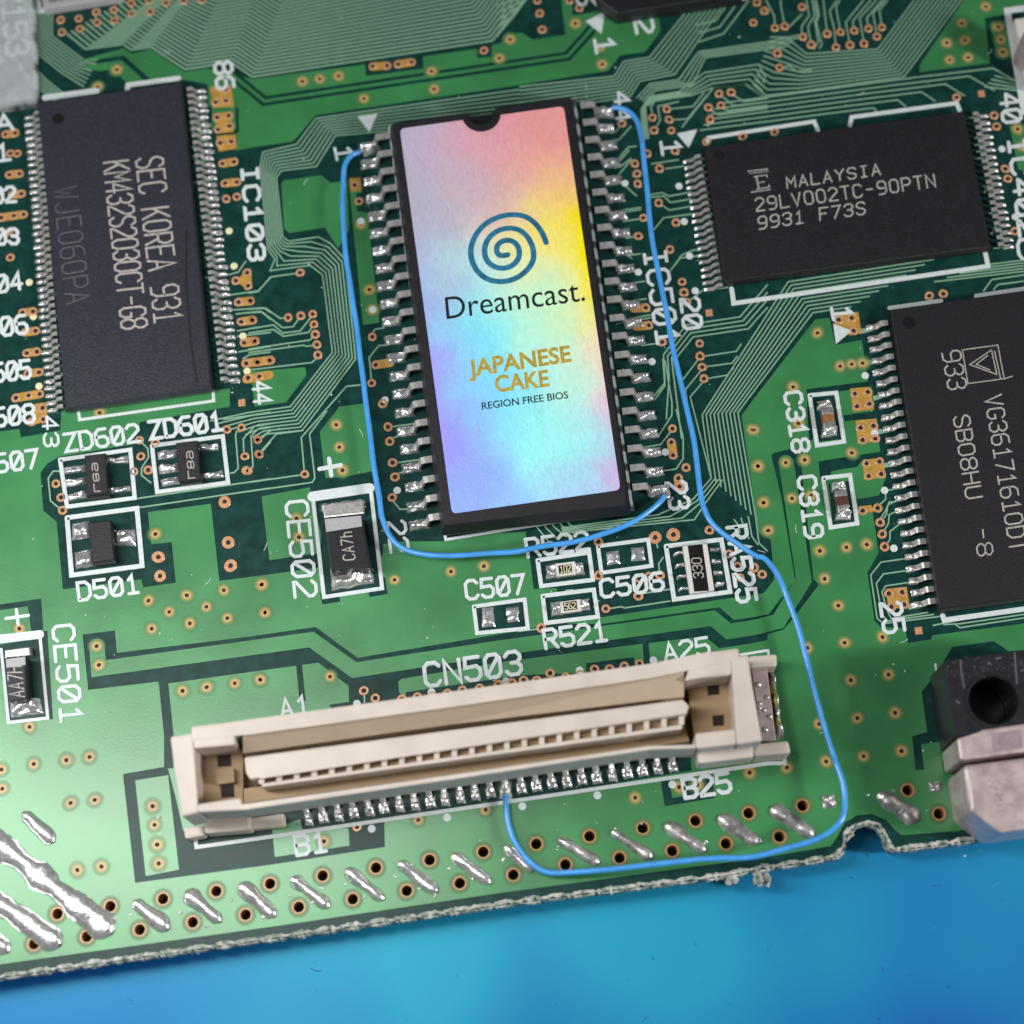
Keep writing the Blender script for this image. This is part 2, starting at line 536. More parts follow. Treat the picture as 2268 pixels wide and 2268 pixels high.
mat_surface()
scuff_dark = mat('mat_nick', (0.006, 0.085, 0.32), 0.6)
scuff_pale = mat('mat_fluff', (0.03, 0.24, 0.48), 0.7)
for m_, n_ in ((scuff_dark, 20), (scuff_pale, 16)):
    bm = bmesh.new()
    for k in range(n_):
        q = at((rnd.uniform(0, 2268), rnd.uniform(1880, 2268)), -2.4)
        a = rnd.uniform(0, 6.28)
        pts = [q]
        for j in range(rnd.choice((1, 1, 2, 4))):
            a += rnd.uniform(-.5, .5)
            pts.append(pts[-1] + Vector((cos(a), sin(a))) * rnd.uniform(.05, .28))
        add_stroke(bm, pts, rnd.uniform(.03, .08), -2.41, -2.392 + .0002 * k, caps=False)
    o = link('mat_scuffs', bm, m_, bpy.data.objects['work_mat'])
    o['kind'] = 'stuff'

# ================================================================ THE BOARD
board = thing('circuit_board', 'green circuit board with white printed markings lying on the blue mat', 'circuit board', (0, 0, -1.6))
bpart = bpy.data.objects  # (parts are placed in board coordinates; the Empty sits at the underside)


def onboard(o):
    o.parent = board
    o.location.z += 1.6
    return o


EDGE = photo("P: -400,2230 0,2167 300,2124 600,2081 1150,2000 1597,1943 1668,1929 1790,1911 1854,1899 1868,1885 1879,1851 1895,1833 1921,1825 1944,1833 1959,1854 1966,1878 1979,1885 2072,1874 2268,1847 2700,1780 2700,-500 -400,-500")
OUT = [at(p) for p in EDGE]
HOLES = "D0: 410,1147 787,1093 243,1362 620,1310 997,1260 1163,1040 1375,1207 1543,985 1752,1153 D1: 155,932 360,1098 530,875 745,1042 910,818 1130,982 1293,762 1508,928 1675,705 1890,868 D2: 283,648 662,593 490,795 1042,535 877,747 1418,482 1252,697 1797,428 1635,645 D3: 352,375 187,597 1103,265 1325,433"
HOLE_C = B(HOLES)
HOLE_R = 37 * TP

ART = []   # painter's list of (polygon, class) ; 1 copper under mask, 0 bare laminate, -1 drilled hole


def cop(s):
    ART.append((B(s), 1))


def gap(s):
    ART.append((B(s), 0))


def line_poly(s, w):
    L, R = offset_line(B(s), w * TP)
    return L + R[::-1]


def gapline(s, w):
    ART.append((line_poly(s, w), 0))


def copline(s, w):
    ART.append((line_poly(s, w), 1))


# lower plane, all round
cop("B0: -200,1330 140,1290 150,1350 430,1300 440,1160 1640,1000 1640,1130 1000,1240 985,1300 930,1400 420,1490 340,1535 290,1600 310,1870 "
    "C0: 405,180 450,662 1010,590 1022,648 1255,615 1225,325 1080,340 1055,112 1505,52 1565,602 C1: 161,555 525,503 880,470 960,420 960,340 1110,320 1400,320 "
    "C2: 0,262 205,252 235,420 265,655 430,638 440,915 740,862 1660,725 1900,690 C3: 90,670 150,590 125,310 40,255 C2: 1868,250 B2: 1850,1900 1745,1195 "
    "B3: 0,1080 440,510 545,497 585,690 775,655 820,955 850,1000 862,1150 905,1440 945,1640 900,1760 750,1795 C3: 750,72 845,65 895,400 815,545 865,880 915,930 1080,935 "
    "1105,1045 1270,1020 1275,990 1932,905 P: 2690,1270 2690,1760 2268,1828 2103,1842 1997,1850 1985,1842 1963,1817 1932,1803 1898,1806 1870,1823 1854,1854 1840,1874 1700,1898 1100,1979 600,2053 0,2136 -390,2196")
gap("C0: -200,800 0,770 295,728 310,950 225,962 200,782 -200,840")
gapline("C0: 318,960 358,1590", 42)
gapline("B3: 235,1530 C3: 345,590 375,612 165,900 0,935 C2: 1640,960 1530,870 0,1085 C1: 755,1240 450,1020 0,1085 C0: 705,1230 690,1010", 232) if False else None
gap("B3: 130,1480 145,1460 300,1425 335,1470 C3: 430,590 470,625 300,850 215,950 0,1010 C2: 1640,1040 1500,945 0,1165 C1: 730,1315 430,1095 C0: 630,1380 590,985 820,955 835,1115 "
    "C1: 0,1000 480,930 780,1150 C2: 0,985 430,905 740,910 1590,790 1690,880 C3: 0,860 110,840 300,595 200,0")
gap("C0: 625,1380 1130,1320 1205,1332 C1: 500,1185 715,1350 720,1485 1110,1450 1075,1390 1070,1320 1095,1300 C2: 0,1185 1040,1050 1090,1045 1410,1005 1500,1010 1590,1082 1800,1050 1932,1025 1932,950 1640,960 1530,870 0,1085 C1: 755,1240 450,1020 C0: 705,1230")
copline("B3: 235,1525 C3: 362,595 180,890 0,935 C2: 1655,962 1540,868 0,1083 C1: 757,1238 450,1020 C0: 705,1228 692,1065", 108)
ART.append((disc(B("B3: 235,1528")[0], 54 * TP), 1))
ART.append((disc(B("C0: 692,1068")[0], 54 * TP), 1))
gapline("C0: 1165,1310 1205,1700 D0: 1205,110", 66)
gapline("C1: 362,1195 388,1460", 42)
gapline("C2: 1062,1040 1075,1210", 42)
gap("C1: 1110,1520 1125,1395 1932,1275 C2: 640,1255 640,1190 975,1145 990,1200 1110,1200 1110,1280 0,1460")
gap("C1: 580,1485 880,1440 900,1500 600,1530")
gap("D0: 878,150 1195,95 1250,300 1310,560 D1: 370,380 D2: 0,150 1380,-30 1390,125 D1: 970,492 975,670 D0: 1932,797 965,926")
cop("D0: 965,195 1200,158 1278,832 1040,878")
cop("D1: 170,548 370,470 385,545 715,535 722,660 190,742")
gap("D2: 1170,200 1200,380 1557,320 1540,180")
cop("D2: 1240,235 1250,320 1345,306 1330,222")
gap("C1: 510,690 530,770 655,750 648,700")
gap("C1: 850,660 865,718 995,695 975,575 940,580")
gap("B3: 380,1005 820,950 838,992 610,1022 400,1400 385,1100")
gap("B3: 430,1080 600,1060 640,1360 470,1380")
gap("B3: 640,1192 880,1160 905,1212 655,1235")
gap("B3: 465,1520 912,1450 930,1500 780,1510 740,1560 560,1590 545,1630 500,1650 480,1650")
gap("B3: 540,1680 680,1660 C3: 730,180 570,200")
gap("B3: 735,1790 915,1762 940,1800 850,1832 750,1842")
gap("C3: 925,640 1120,620 1130,660 1125,800 1150,900 1100,940 910,930 860,880")
gap("Z3: 370,140 760,85 900,180 1300,140 1300,1880 640,1860 440,1700 385,1350 330,1010 85,1045 110,1280 30,1285 0,970 140,930 90,560 210,400 320,230")
gap("C1: 1620,798 C2: 195,745 215,935 C1: 1640,968")
gap("C2: 235,425 690,395 700,640 265,660")
gap("C2: 330,712 690,668 720,858 352,900")
gap("C0: -20,1060 285,1010 335,1570 65,1600")
gap("C1: 500,30 860,-20 945,650 545,705")
# islands in the middle
cop("B1: 95,1770 440,1705 C1: 520,270 515,400 150,455")
cop("B1: 20,880 405,850 415,905 270,1100 45,1130")
cop("B1: 510,1310 650,1130 830,1108 885,1590 690,1630 550,1640")
cop("A1: 235,1310 255,1288 520,1250 585,1305 705,1290 720,1640 B1: 640,0 545,-150 A1: 545,1625 290,1662 255,1630")
cop("A1: 715,1285 800,1270 812,1372 770,1382 775,1505 850,1520 B1: 935,530 818,548")
# upper planes
cop("A0: 590,430 880,345 940,385 1080,352 1315,515 1480,490 A1: 29,565 830,462 1240,405 1620,352 1740,325 1800,310 1850,255 1932,240 A2: 40,300 90,240 180,235 255,285 490,250 "
    "455,-40 1150,90 1170,220 1060,370 880,395 795,505 0,632 A1: 480,822 320,1010 0,1055 A0: 1690,1075 1690,940 1500,930 1480,600 1280,565 905,632 800,520 610,490")
gap("A2: 540,-20 540,112 640,98 790,60 880,120 1150,85 1150,-60")
gapline("A1: -120,530 115,722 A2: 505,402 700,185", 82)
copline("A1: -120,530 115,722 A2: 505,402 700,185", 26)
gap("A1: 830,440 1240,385 1252,490 840,545")
gap("A1: 1630,330 1735,316 1735,405 1636,416")
gapline("A0: 590,455 875,412 1060,580", 40)
gapline("A0: 600,540 800,520 900,625", 55)
gapline("A0: 1500,760 1500,945 1695,935 1690,770", 22)
cop("A3: 1530,-40 1190,460 1185,515 1690,450 1650,130 1990,75 1990,-60")
cop("A3: 1692,165 1812,148 1856,400 1735,414")
cop("A3: 1830,905 1990,880 2020,1240 1890,1210")
cop("B3: 1932,840 2100,820 2100,900 1960,920")
for c in HOLE_C:
    ART.append((disc(c, HOLE_R, 16), -1))


def build_art():
    polys = [(OUT, 0)] + ART
    vs, faces, vals = [], [], []
    k = 0
    for poly, val in polys:
        poly = ccw(poly)
        ids = []
        for p in poly:
            k += 1
            vs.append(Vector((p[0] + 1e-4 * ((k * 37) % 11 - 5), p[1] + 1e-4 * ((k * 53) % 13 - 6))))
            ids.append(len(vs) - 1)
        faces.append(ids)
        vals.append(val)
    V, Ed, F, ov, oe, of = delaunay_2d_cdt(vs, [], faces, 1, 1e-6, True)
    cls = []
    for ids in of:
        ids = [i for i in ids]
        cls.append(vals[max(ids)] if ids and 0 in ids else None)
    # bare laminate sheet, every triangle that is not drilled
    bm = bmesh.new()
    bv = [bm.verts.new((v.x, v.y, 0)) for v in V]
    low = {}
    for f, c in zip(F, cls):
        if c is not None and c >= 0:
            bm.faces.new([bv[i] for i in f])
    bmesh.ops.delete(bm, geom=[v for v in bm.verts if not v.link_faces], context='VERTS')
    onboard(link('laminate', bm, M['laminate']))
    # connected islands of copper
    cf = [i for i, c in enumerate(cls) if c == 1]
    edge2 = {}
    for i in cf:
        f = F[i]
        for a, b in zip(f, f[1:] + f[:1]):
            edge2.setdefault((min(a, b), max(a, b)), []).append(i)
    comp = {}
    n = 0
    for i in cf:
        if i in comp:
            continue
        st = [i]
        comp[i] = n
        while st:
            j = st.pop()
            f = F[j]
            for a, b in zip(f, f[1:] + f[:1]):
                for q in edge2[(min(a, b), max(a, b))]:
                    if q not in comp:
                        comp[q] = n
                        st.append(q)
        n += 1
    T = 0.04
    for g in range(n):
        tri = [i for i in cf if comp[i] == g]
        ar = sum(abs(area2([V[k] for k in F[i]])) / 2 for i in tri)
        if ar < 0.15:
            continue
        bm = bmesh.new()
        tv, lv = {}, {}

        def top(i):
            if i not in tv:
                tv[i] = bm.verts.new((V[i].x, V[i].y, T))
            return tv[i]

        def bot(i):
            if i not in lv:
                lv[i] = bm.verts.new((V[i].x, V[i].y, 0.001))
            return lv[i]
        for i in tri:
            bm.faces.new([top(k) for k in F[i]])
        for i in tri:
            f = F[i]
            for a, b in zip(f, f[1:] + f[:1]):
                if len(edge2[(min(a, b), max(a, b))]) == 1:
                    bm.faces.new((bot(a), bot(b), top(b), top(a)))
        onboard(link('copper_plane', bm, M['copper']))


build_art()

# board sides and the rough routed edge
bm = bmesh.new()
n = len(OUT)
co = ccw(OUT)
t = [bm.verts.new((p[0], p[1], -0.001)) for p in co]
b_ = [bm.verts.new((p[0], p[1], -1.6)) for p in co]
for i in range(n):
    bm.faces.new((b_[i], b_[(i + 1) % n], t[(i + 1) % n], t[i]))
bm.faces.new(b_[::-1])
onboard(link('board_side', bm, M['board_side']))
bm = bmesh.new()
path = [at(p) for p in EDGE[:20]]
samples = []
for a, b in zip(path, path[1:]):
    N = max(1, int((b - a).length / 0.1))
    samples += [a + (b - a) * (k / N) for k in range(N)]
samples.append(path[-1])
prev = None
run = 0.0
for i, q in enumerate(samples):
    d = (samples[min(i + 2, len(samples) - 1)] - samples[max(0, i - 2)]).normalized()
    nn = Vector((d.y, -d.x))
    run += (q - samples[max(0, i - 1)]).length
    sc = abs(sin(pi * run / 1.55 + 0.8 * noise.noise(Vector((run * .3, 3, 0)))))
    n1 = noise.noise(Vector((run * 1.3, 0, 0)))
    n2 = noise.noise(Vector((run * 5.5, 5, 0))) + 0.6 * noise.noise(Vector((run * 13.0, 7, 0)))
    out = 0.03 + 0.12 * sc + 0.08 * n1 + 0.10 * n2
    w_ = max(0.05, 0.12 + 0.13 * sc + 0.08 * n1 + 0.09 * n2)
    row = []
    for u, z_ in ((-w_ - .06, 0.004), (-w_, 0.012 + .012 * n2), (-w_ * .45 + .03 * n1, 0.02 + .04 * n2), (out * .6, -0.06 + .09 * n2), (out + .03 * n1, -0.32), (out * .7 + .05 * n2, -0.75), (0.0, -1.3)):
        jz = noise.noise(Vector((run * 3, z_ * 6, 8)))
        p = q + nn * (u + .04 * jz)
        row.append(bm.verts.new((p.x, p.y, z_ + .04 * jz if u > -w_ else z_)))
    if prev:
        for k in range(6):
            bm.faces.new((prev[k], row[k], row[k + 1], prev[k + 1]))
    prev = row
bmesh.ops.recalc_face_normals(bm, faces=bm.faces)
for s in ("D2: 1640,900 1670,905 1700,912", "D2: 1860,890 1885,905", "D3: 30,870 40,910 95,890 115,905"):
    for q in B(s):
        for k in range(5):
            add_ball(bm, (q.x + rnd.uniform(-.15, .15), q.y + rnd.uniform(-.15, .25), rnd.uniform(-.8, -.15)), rnd.uniform(.17, .28), 1, .6)
o = onboard(link('frayed_edge', bm, M['fibre'], smooth=False))
o['kind'] = 'stuff'

# ---- traces
_tw = [0.15]


_tz = [0]


def add_trace(bm, pts, w=None):
    _tz[0] += 1
    add_stroke(bm, pts, w or 0.09, 0.001, 0.028 + 0.0004 * (_tz[0] % 29), caps=False)


def resample_pair(a, b, n):
    return [[p + (q - p) * (k / (n - 1)) for p, q in zip(a, b)] for k in range(n)]


def bundle(n, sa, sb, w=None):
    a, b = B(sa), B(sb)
    assert len(a) == len(b), (sa, sb, len(a), len(b))
    bm = bmesh.new()
    for pts in resample_pair(a, b, n):
        add_trace(bm, pts, w)
    o = onboard(link('trace_bundle', bm, M['trace']))
    o['kind'] = 'stuff'


bundle(21, "A0: 475,240 610,350 880,315 935,355 1080,335 1320,495 1650,445 1800,548 A1: 1740,290 1932,40 2200,-330",
       "A0: 1150,-150 1200,-100 1300,-120 1350,-90 1400,-100 1570,-40 1840,-85 2010,15 A1: 1450,-242 1640,-492 1700,-570", 0.125)
bundle(8, "A0: 150,0 215,70 232,350 440,520 600,620", "A0: 372,90 372,130 370,255 605,435 700,425")
bundle(5, "A0: 240,480 330,570 480,690", "A0: 230,600 300,650 400,720")
bundle(8, "A1: 1932,640 485,845 345,1030 105,1085 85,1190 140,1780 190,1850 B1: 155,160 440,122 530,190 600,742 300,1130 0,1172 B0: 1500,1232",
       "A1: 1932,850 620,968 485,1188 235,1218 200,1268 245,1690 290,1722 A1: 500,1690 590,1740 B1: 690,80 765,790 385,1300 130,1325 B0: 1850,1370", 0.085)
bundle(8, "A1: 1932,620 A2: 840,545 905,440 1090,410 1470,-60", "A1: 1932,815 A2: 950,690 1020,580 1270,530 1640,0")
bundle(4, "A2: 1000,700 1090,600 1300,570 1440,370 1932,300 A3: 380,240", "A2: 1060,740 1130,645 1390,610 1490,410 1932,352 A3: 240,330")
bundle(5, "A2: 1040,1000 1030,780 1090,690 1300,655 1480,520 1870,460 A3: 90,560", "A2: 1085,990 1060,760 1130,720 1390,680 1560,620 1780,600 A3: 60,680")
bundle(3, "A2: 1420,180 1560,150 1680,-20", "A2: 1440,300 1620,240 1800,0")
bundle(11, "A3: 120,265 240,268 380,385 890,352 1150,0", "A3: 0,600 90,682 330,655 1075,548 1500,-20")
bundle(6, "A3: -250,740 1100,560 1710,488 1932,610", "A3: -380,930 500,815 860,770 880,800")
bundle(10, "B3: 1290,80 250,240 B2: 1860,420 1465,1190 1530,1640 1380,1800 C2: 1120,150 480,245", "B3: 690,420 420,460 0,1010 B2: 1718,1170 1850,1900 C2: 1870,330 1900,370") if False else None
bundle(10, "B3: 1290,80 250,240 B2: 1465,1190 1530,1640", "B3: 700,418 425,460 B2: 1720,1172 1850,1932")
bundle(4, "B2: 1530,1640 1400,1790 C2: 1150,130 460,225", "B2: 1612,1650 1480,1830 C2: 1410,165 470,260")
bundle(4, "B2: 1690,1932 C2: 1722,200 1735,260", "B2: 1845,1900 C2: 1870,330 1932,390")
bundle(4, "B2: 1932,260 1735,490 1350,548 1190,760 1200,960 1100,1080", "B2: 1932,420 1795,575 1400,633 1275,790 1290,860 1430,1500")
bundle(4, "A3: 1650,620 1932,650", "A3: 1720,540 1990,610")
bundle(5, "B3: 1650,120 1932,85", "B3: 1290,240 1932,165")
bundle(2, "B3: 1640,310 1700,225 1932,190", "B3: 1710,300 1745,260 1932,235")
bundle(5, "B2: 1290,20 1250,110", "B2: 1310,150 1270,230") if False else None
bundle(5, "C2: 250,165 300,235 380,330", "C2: 480,140 520,200 620,250")
bundle(3, "C3: 1090,442 912,468 838,560 885,870 930,905 1330,855", "C3: 1112,612 945,637 918,680 955,810 985,870 1250,825")
bundle(3, "C3: 1280,920 1470,880 1932,815", "C3: 1430,905 1475,935 1932,865")
bundle(5, "A2: 0,40 190,-20 300,-100", "A2: 0,260 120,120 260,-70")
SINGLES = """B0: 1630,335 1840,305 1932,210|B0: 1660,440 1880,425 1932,460|B0: 1680,470 1860,450 1932,510|B0: 1690,590 1932,550|B0: 1690,630 1932,600
B0: 1700,740 1932,700|B0: 1730,790 1780,760 1932,740|B0: 1630,190 1700,170 1755,90|B1: 0,320 70,310 160,205 340,180|B1: 0,435 125,428 225,500 270,497
B1: 0,460 100,455 245,567 320,560 370,490|B1: 0,575 180,548 245,605 370,590 450,490|B1: 0,605 180,580 250,628 430,600 460,555|B1: 0,720 440,655 470,625
B1: 0,745 395,692 420,700 480,690|B1: 0,870 455,815 485,785|B1: 85,1455 200,1325 390,1300|B1: 400,1600 378,1350 700,985 800,975|B1: 0,1735 455,1670 475,1640 437,1325 560,1160
B1: 0,1670 390,1615|B1: 885,620 900,580 970,567|B1: 880,950 862,780 930,695 990,690|B1: 1030,1272 1270,1240|B1: 1020,1360 1080,1335|B1: 1060,1530 1310,1495
B1: 1060,1610 1120,1590|B1: 1030,1800 1080,1862 1150,1860|B0: 1590,1222 1932,1170|B0: 1740,1460 1735,1360 1815,1270 1932,1250|B0: 1790,1580 1805,1550 1790,1340 1840,1290 1932,1277
B0: 1690,1300 1680,1330 1700,1570 1670,1600 1640,1605|B0: 1860,1350 1932,1300|B0: 1870,1450 1932,1380|B0: 980,1785 1932,1645|B0: 990,1850 1932,1710
B0: 1000,1375 1055,1430 1060,1490 1010,1570 1010,1620 1080,1675|B0: 430,1860 360,1800 345,1640 380,1590 440,1590|A2: 1230,780 1400,760 1480,660|A2: 1250,855 1360,850 1500,680
A2: 1110,820 1100,760 1150,690|A2: 1130,920 1165,860 1150,760 1300,725|A2: 1610,690 1690,755 1932,728|A2: 1690,680 1760,725 1932,702|A2: 1610,770 1650,790 1932,752
A2: 1530,785 1580,822 1932,772|A2: 1540,850 1932,795|A2: 1320,910 1550,622 1770,600 1900,690|A3: 155,190 150,110 90,0|A3: 225,180 200,60 195,0|A3: 350,250 345,190 400,110 380,0
A3: 413,310 390,190 440,110 420,0|A3: 470,350 490,320 450,160 470,110 450,0|A3: 430,355 465,300 440,150 460,120 435,0|A3: 527,230 500,0|A3: 590,330 575,190 545,80 600,0|A3: 622,220 590,50 620,0
A3: 690,315 660,160 790,0|A3: 720,210 710,150 840,0|A3: 790,305 760,130 880,0|A3: 822,195 810,130 920,0|A3: 882,255 855,95 940,0|A3: 917,190 900,75 960,0|A3: 260,190 350,100
A3: 215,480 260,470 310,510 420,500|A3: 790,880 760,800 ... |B3: 1000,1720 960,1725|B3: 945,1750 945,1790 890,1840|B3: 1015,1810 970,1810 945,1870 905,1932|C3: 905,185 950,130 960,60 1020,30
C3: 920,268 965,190 970,130 1030,100|C3: 937,358 975,310 975,250 1045,195|C2: 800,800 890,785 910,795 1240,745|C2: 1010,708 1050,690 1240,660|C2: 330,940 150,962|C2: 1130,292 1150,370
C2: 1165,560 1155,480 1190,430|C2: 730,740 690,790|C1: 825,1385 830,1470|A2: 1200,1205 1340,1185|A2: 1100,1170 1300,1140|A2: 1300,560 1330,540
B2: 1480,770 1710,735 1745,680|B2: 1490,845 1680,820 1715,770|B2: 1500,930 1645,905 1690,850|B2: 1440,790 1310,960|B2: 1460,870 1345,1010 1470,1780|B2: 1475,950 1380,1060 1530,1640
B2: 930,55 1030,38|B2: 800,270 1060,235|B2: 820,395 1070,360|B2: 840,520 1100,475|B2: 850,540 1100,495|B2: 1030,695 1170,675|B2: 1050,820 1100,815|B2: 1090,1080 1130,1075 1200,980 1185,790
B2: 1130,1335 1160,1330 1250,1190 1250,1100 1200,800|B2: 990,1430 1170,1400 1240,1310|B2: 1170,1590 1280,1575 1330,1500 1330,1350 1280,1150|B2: 1380,370 1470,300|B2: 1270,120 1310,70 1440,55
A2: 700,1025 870,1000 960,900|A2: 740,1150 870,1130 940,1050 1000,1045|A2: 740,1165 880,1145 945,1070|A2: 840,1200 880,1190 960,1130|A2: 720,1280 860,1260 960,1140|A2: 860,1275 1000,1400
A2: 810,950 850,940 890,890|A2: 680,1020 880,995|A2: 1090,1390 1180,1375 1230,1400 1390,1370|A2: 1080,1410 1190,1398 1240,1445 1390,1420|A2: 1190,1470 1230,1500 1400,1470|A2: 760,1520 1030,1480
A2: 770,1535 1030,1495|A2: 900,1580 1045,1558|A2: 920,1700 1000,1688|A2: 1120,1640 1190,1555 1410,1525|A2: 1240,1930 1320,1820 1400,1785 1450,1780"""
sb = bmesh.new()
for s in SINGLES.replace('\n', '|').split('|'):
    if s.strip() and '...' not in s:
        add_trace(sb, B(s), 0.09)


def stubs(first, last, n, length, skip=0.0):
    """short traces running off a row of pins"""
    a, b = B(first)[0], B(last)[0]
    d = (b - a).normalized()
    nn = Vector((d.y, -d.x))
    for k in range(n):
        if rnd.random() < skip:
            continue
        p = a + (b - a) * (k / (n - 1))
        L = length * rnd.uniform(0.6, 1.2)
        q = [p, p + nn * (L * 0.6)]
        if rnd.random() < 0.35:
            q.append(q[-1] + nn * (L * 0.3) + d * (0.5 * rnd.choice((-1, 1))))
        else:
            q.append(p + nn * L)
        add_trace(sb, q, 0.09)


stubs("A2: 1330,1150", "B2: 1490,300", 20, -2.4)
stubs("A3: 1640,830", "A3: 1850,1755", 20, 1.3, 0.3)
stubs("A0: 180,850", "B0: 330,1160", 43, -1.7, 0.25)
stubs("A0: 1440,670", "B0: 1700,940", 43, 1.1, 0.4)
o = onboard(link('trace_runs', sb, M['trace']))
o['kind'] = 'stuff'
# pin-to-plane necks by the right-hand chip
for s in ("B3: 755,597 850,575", "B3: 790,822 890,800", "B3: 855,1072 920,1052", "B3: 885,1312 970,1295", "B3: 925,1552 1010,1535", "C3: 1105,792 1165,775"):
    bm = bmesh.new()
    add_stroke(bm, B(s), 34 * TP, 0.001, 0.039, caps=False)
    onboard(link('pad_neck', bm, M['trace']))

# ---- gilded patches of copper round clustered vias
GOLD = ["A0: 1500,622 1650,610 1668,762 1520,772", "A0: 1530,812 1645,800 1668,942 1545,952", "A0: 1545,972 1682,960 1692,1060 1560,1082",
        "B0: 250,1110 325,1100 342,1230 230,1262 220,1215", "B3: 580,472 750,455 772,605 690,622 585,560", "B3: 690,1002 830,990 862,1150 712,1168",
        "B3: 730,1230 880,1215 902,1380 745,1392", "B3: 780,1510 925,1495 947,1635 790,1650", "B3: 750,1842 842,1832 C3: 860,110 760,120",
        "C3: 945,660 1095,645 1117,790 965,802", "A1: 722,1275 800,1268 808,1362 730,1372", "B0: 1690,240 1760,145 1790,150 1800,280 1770,300"]
for s in GOLD:
    onboard(prism('gilded_pad', B(s), 0.002, 0.046 + 0.0011 * GOLD.index(s), M['gold']))
for s in ("A0: 1588,1168 1670,1155", "A0: 1607,1308 1690,1300", "B0: 1703,385 1785,377", "B0: 1722,525 1800,513", "B0: 1742,675 1820,663", "B0: 1757,822 1925,800",
          "B0: 1760,935 1920,905", "A0: 40,960 110,950", "A0: 68,1248 140,1240", "A0: 88,1390 155,1383", "A0: 10,1553 170,1530", "B0: 163,460 237,452", "B0: 180,600 255,590",
          "B0: 193,748 265,738", "B0: 200,895 280,885", "B0: 115,1068 285,1040", "B1: -20,820 157,800", "A1: 888,475 990,470", "A1: 1070,460 1165,445", "B2: 1245,1385 1258,1477",
          "B2: 1295,1640 1303,1700", "B2: 980,430 1063,425", "B2: 1000,560 1085,550", "B1: 910,832 1010,818", "B1: -20,520 30,512", "B1: -20,670 45,662"):
    bm = bmesh.new()
    _tz[0] += 1
    add_stroke(bm, B(s), 66 * TP, 0.002, 0.042 + 0.0007 * (_tz[0] % 19))
    onboard(link('gilded_pad', bm, M['gold']))
for s in ("A3: 1628,670", "B2: 1515,462", "C3: 1180,958", "B0: 1725,1103"):
    c = B(s)[0]
    h = 27 * TP
    onboard(prism('test_pad', [c + Vector((x, y)) for x, y in ((-h, -h * .9), (h * .9, -h), (h, h), (-h * .9, h))], 0.002, 0.05, M['ring'], bevel=0.012))

# ---- vias
def via_mesh(ro, ri, halo, n=16):
    bm = bmesh.new()

    def ring(r, z):
        return [bm.verts.new((r * cos(2 * pi * k / n), r * sin(2 * pi * k / n), z)) for k in range(n)]
    rr = [ring(ro, 0.0), ring(ro - 0.03, 0.022), ring(ri + 0.02, 0.022), ring(ri, 0.010)]
    for a, b in zip(rr, rr[1:]):
        for i in range(n):
            bm.faces.new((a[i], a[(i + 1) % n], b[(i + 1) % n], b[i]))
    f = bm.faces.new(rr[-1])
    f.material_index = 1
    if halo:
        h = ring(0.74, 0.006)
        g = ring(ro - 0.01, 0.010)
        for i in range(n):
            bm.faces.new((h[i], h[(i + 1) % n], g[(i + 1) % n], g[i])).material_index = 2
    me = bpy.data.meshes.new('via')
    bm.to_mesh(me)
    bm.free()
    for k in ('ring', 'hole', 'halo'):
        me.materials.append(M[k])
    return me


ME_RING, ME_BIG, ME_HALO = via_mesh(0.30, 0.145, False), via_mesh(0.41, 0.155, False), via_mesh(0.165, 0.125, True)


def vias(s, me, z, name):
    for p in B(s):
        o = bpy.data.objects.new(name, me)
        COL.objects.link(o)
        o.location = (p.x, p.y, z)
        o.rotation_euler.z = rnd.uniform(0, 6)
        o.scale = (rnd.uniform(.9, 1.1), rnd.uniform(.92, 1.08), 1)
        onboard(o)


